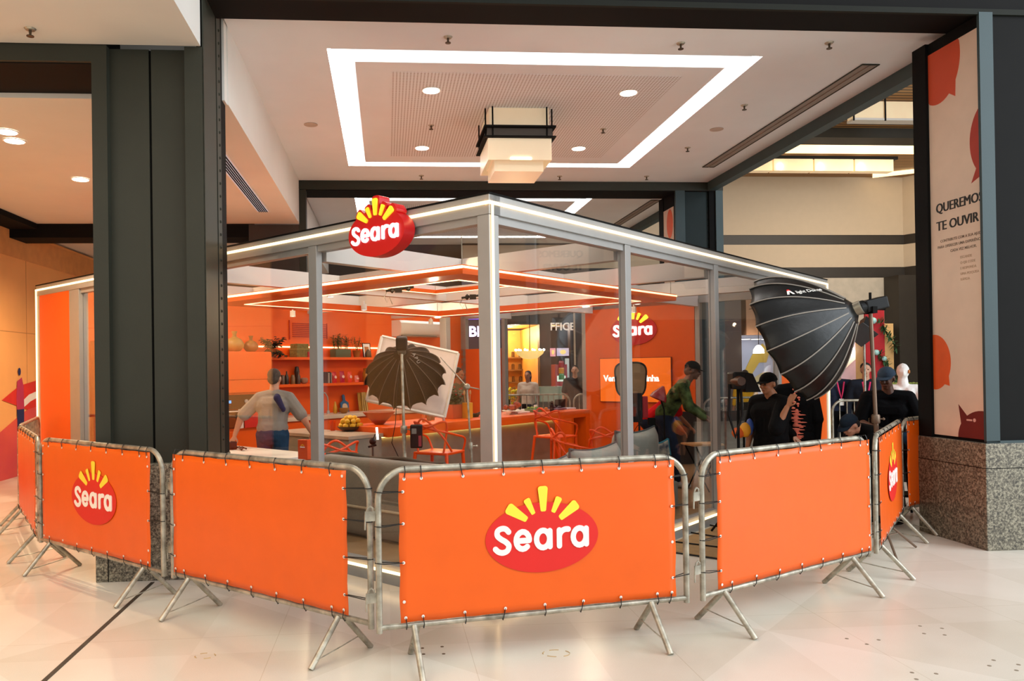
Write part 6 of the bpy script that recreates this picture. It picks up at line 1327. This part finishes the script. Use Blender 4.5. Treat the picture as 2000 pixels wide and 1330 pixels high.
# chandelier in the golden shop
cx_, cz_ = A(1035, 690, 20.2)
t = thing('shop_chandelier', 'glittering bowl chandelier in front of the golden shop', 'chandelier', MALL @ T(cx_, 20.2, cz_))
b = MB(); b.lathe([(.0, -.16), (.2, -.13), (.34, -.02), (.38, .06)], 24); b.build('crystal_bowl', mat('crystal_glow', 'f0c878', .4, emit=.9), t, smooth=40)
for k in range(12): a = 2 * PI * k / 12; b = MB(); b.ball((.38 * math.cos(a), .38 * math.sin(a), .09), .03, 1); b.build('bulb', M_lamp, t)
b = MB(); b.tube([(0, 0, .05), (0, 0, 3.4 - cz_ + .8)], .01, 6); b.build('chain', M_dark, t)
# shop shelves, planter, counter
for k, (px, py, l) in enumerate(((1003, 724, 'upper'), (1003, 700, 'top'), (1004, 748, 'lower'))):
    x, z = A(px, py, 24.2); t = thing('display_shelf', 'wooden ' + l + ' display shelf with jars in the golden shop', 'shelf', MALL @ T(x + .1, 24.1, z)); b = MB(); b.box((-.5, -.15, 0), (.5, .15, .04)); b.build('board', mat('shelf_brown', '6a4a24', .6), t)
    for q in range(4): b = MB(); b.lathe([(.05, .04), (.05, .2), (0, .22)], 8, T(-.35 + q * .22, 0)); b.build('shelf_jar', mat('jar_dark', '4a3218', .4), t)
q = at(1003, 757, 13.9); 
t = plant('yellow_flower_bush', T(at(988, 760, 18.3).x, 18.3, .0), 'yellow flowering bush in a tall planter through the left of the rear window', (.3, .25, .75), ('leaf_lime', '5a6a1e'), 50, .12, .03, .55, .5, .4, potm=mat('planter_dark', '3a3020', .7), seed=12)
b = MB(); rnd = random.Random(6)
for k in range(40): b.ball((rnd.uniform(-.3, .3), rnd.uniform(-.3, .0), rnd.uniform(.85, 1.25)), .035, 1)
b.build('yellow_blooms', mat('bloom_yellow', 'e8d020', .6), t)
q = at(1068, 770, 15.6); t = thing('service_counter', 'pale green glass service counter behind the rear rail', 'counter', MALL @ T(q.x + 1.75, 18.4)); b = MB(); b.box((-.55, -.3, 0), (.45, .3, .9)); b.build('body', mat('counter_grey', '5a5a50', .5), t); b = MB(); b.box((-.55, -.3, .9), (.45, .3, 1.25)); b.build('glass_case', mat('case_green', '8fa090', .2), t)
t = thing('service_counter', 'maroon service counter under the drinks fridge', 'counter', MALL @ T(q.x + 3.0, 18.9)); b = MB(); b.box((-.6, -.3, 0), (.7, .3, 1.2)); b.build('body', mat('counter_maroon', '5a1c18', .5), t)
# purple lit sign left, behind the small window
YP = 19.5
xa, za = A(915, 637, YP); t = thing('shop_sign', 'glowing purple-white letters with violet louvres seen beside the pavilion corner post', 'sign', MALL @ T(xa, YP, 0)); zb = A(915, 657, YP)[1]
b = MB(); b.box((-.15, 0, 0), (1.0, .2, 4.0)); b.build('backboard', mat('sign_board_dark', '2a1c2c', .5), t)
text('BEST', .36, mat('lit_lilac', 'dcd0ff', .5, var=0, emit=2.2), t, T(0, -.02, zb), bold=.03)
for k in range(7): b = MB(); z = zb + .42 + k * .1; b.box((-.1, -.03, z), (.95, -.0, z + .035)); b.build('violet_louvre', mat('violet', '6a4ac0', .5, emit=.5), t)
# right hand bright shop with yellow mural
YR = 20.5
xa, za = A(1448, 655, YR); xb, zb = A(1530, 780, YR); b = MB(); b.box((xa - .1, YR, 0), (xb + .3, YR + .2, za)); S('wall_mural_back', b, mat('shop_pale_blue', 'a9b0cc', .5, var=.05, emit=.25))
t = thing('food_mural', 'large mural of a cream and yellow curled shape on the pale blue shop wall', 'mural', MALL @ T((xa + xb) / 2, YR - .01, 0)); zc = A(1490, 715, YR)[1]
b = MB(); b.prism([(-.55, zc - .9), (-.6, zc - .3), (-.3, zc + .3), (0, zc + .62), (.2, zc + .4), (.1, zc + .1), (-.1, zc + .1), (-.3, zc - .2), (-.35, zc - .9)], 0, -.02); b.build('yellow_curl', mat('mural_yellow', 'd9b850', .6), t)
b = MB(); b.prism([(.15, zc + .5), (.45, zc + .75), (.75, zc + .2), (.8, zc - .3), (.6, zc - .5), (.45, zc - .1), (.2, zc + .3)], -.002, -.022); b.build('brown_curl', mat('mural_brown', '9a7a62', .6), t)
b = MB(); b.ball((.1, -.02, zc - .45), (.38, .02, .3)); b.build('cream_centre', mat('mural_cream', 'e0cfa0', .6), t)
for k in range(3): x, z = A(1456 + 20 * k, 662, YR - .4); t = disc('shop_downlight', MALL @ T(x, YR - .4, z), .12, ('first', 'second', 'third')[k] + ' small bright downlight from the left over the pale blue shop wall', 'ceiling light', 'pale shop downlights')
x, z = A(1482, 690, YR - .8); t = thing('pendant_lamp', 'white dome pendant lamp in front of the yellow mural', 'lamp', MALL @ T(x, YR - .8, z)); b = MB(); b.lathe([(.14, 0), (.13, .1), (.06, .2), (0, .22)], 18); b.build('shade', M_lamp, t, smooth=40); b = MB(); b.tube([(0, 0, .2), (0, 0, 1.2), (0, .5, 1.2)], .01, 5); b.build('cord', M_dark, t)
xa2 = A(1407, 640, YR - .5)[0]; xb2 = A(1448, 640, YR - .5)[0]; b = MB(); b.box((xa2 - 1.2, YR - .5, 0), (xb2, YR, 3.98)); S('wall_dark_panel', b, mat('bronze_panel', '3a2216', .4))
xa3, z3 = A(1543, 655, YR); b = MB(); b.box((xa3, YR - .1, 0), (xa3 + 1.3, YR + .1, 3.98)); S('wall_grey_panel', b, mat('grey_panel', '8f8478', .6))
b = MB(); xg = A(1448, 652, YR)[0]; b.box((xg, YR - .3, za), (xg + 2.6, YR + .2, 3.98)); S('wall_over_shop', b, mat('bronze_light', 'a0765a', .6))
# right part below the upper floor: pale wall, dark columns, pink kiosk
YK = 19.8
xa, z1 = A(1600, 552, YK); xb = A(1727, 600, YK)[0]; b = MB(); b.box((xa - 1.5, YK, A(1700, 640, YK)[1]), (xb, YK + .15, 3.98)); S('wall_pale', b, mat('pale_panel', 'b4aa9a', .7))
b = MB(); b.box((xb, YK - .6, 0), (xb + .5, YK, 3.98)); b.box((xb + .5, YK - .4, 0), (xb + 2.5, YK, 3.98)); S('wall_dark_right', b, mat('dark_bronze2', '2b241b', .45))
b = MB(); b.box((xb + .52, YK - .42, 2.0), (xb + .6, YK - .4, 2.15)); struct(b.build('trim_12', mat('switch_cream', 'c8b89a', .5), None, MALL))
YQ = 18.5
xa, za = A(1618, 690, YQ); xb2, _ = A(1696, 690, YQ); t = thing('pink_kiosk', 'lilac-pink kiosk wall with lamps behind the visitors', 'kiosk', MALL @ T((xa + xb2) / 2, YQ)); w = (xb2 - xa) / 2
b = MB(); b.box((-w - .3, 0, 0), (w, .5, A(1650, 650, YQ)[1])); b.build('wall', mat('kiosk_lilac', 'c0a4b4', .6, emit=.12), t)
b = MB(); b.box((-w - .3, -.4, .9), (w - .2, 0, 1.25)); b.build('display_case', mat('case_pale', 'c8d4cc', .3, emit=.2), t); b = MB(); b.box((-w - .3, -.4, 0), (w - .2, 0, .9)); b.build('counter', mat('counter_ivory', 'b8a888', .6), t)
b = MB(); b.prism([(-.9, 2.2), (-.2, 1.75), (.5, 2.3), (.5, 2.1), (-.2, 1.5), (-.9, 2.0)], -.01, -.05); b.build('white_zigzag', M_wht, t)
for k, px in enumerate((1660, 1690)): x, z = A(px, 688, YQ - .3); tt = thing('pendant_lamp', ('white pendant lamp over the lilac kiosk, nearer the softbox', 'white pendant lamp over the lilac kiosk, nearer the stand pole')[k], 'lamp', MALL @ T(x, YQ - .3, z)); b = MB(); b.lathe([(.1, 0), (.11, .07), (.06, .15), (0, .17)], 16); b.build('shade', M_lamp, tt, smooth=40); b = MB(); b.tube([(0, 0, .15), (0, 0, .3), (0, .3, .3)], .008, 5); b.build('cord', M_dark, tt)
# festive garland pillar in red, gold and green
x, z = A(1716, 700, 17.6); t = thing('festive_pillar', 'gold and red pillar wound with a green garland behind the softbox stand', 'decoration', MALL @ T(x, 17.6))
b = MB(); b.box((-.32, 0, 0), (.38, .4, A(1716, 632, 17.6)[1])); b.build('gold_panel', mat('panel_gold', 'd0a468', .6), t)
b = MB(); b.box((-.35, -.06, 1.0), (.12, 0, 3.0)); b.build('red_cloth', mat('festive_red', 'a8101c', .7), t)
b = MB(); rnd = random.Random(4)
for s0 in (2.75, 1.95):
    for k in range(70): u = k / 70; c0 = Vector((-.05 + u * .45, -.1, s0 - u * .75)); leaf(b, c0, (rnd.uniform(-1, 1), rnd.uniform(-1, .2), rnd.uniform(-1, 1)), .16, .02, .1)
b.build('garland', mat('garland_green', '1e4a26', .7), t)
b = MB(); b.ball((-.12, -.1, 1.95), .07); b.ball((.06, -.12, 1.8), .06); b.ball((-.2, -.12, 2.7), .08); b.build('baubles', mat('bauble_teal', '9fd0d0', .3), t)
# planter on the far right shelf behind the mannequin
q = at(1785, 790, 13.5); t = thing('produce_shelf', 'wooden shelf unit with greens behind the mannequin', 'shelf', T(q.x, q.y, 0)); b = MB(); b.box((-.5, -.2, 0), (.7, .2, 1.3)); b.build('unit', mat('shelf_wood', '6a5138', .7, var=.2), t); b = MB()
rnd = random.Random(9)
for k in range(30): b.ball((rnd.uniform(-.45, .6), rnd.uniform(-.15, .15), 1.32), (.06, .05, .04), 1)
b.build('greens', mat('greens', '7d8a3c', .7, var=.4), t)
b = MB(); b.box((-.5, -.23, 1.0), (.7, -.2, 1.06)); b.build('shelf_edge', M_white, t)
# low ledge wall behind the far rails
b = MB(); b.box((4.4, 12.3, 0), (10.7, 12.4, .95)); S('wall_low', b, mat('ledge_dark', '2c2a28', .7))
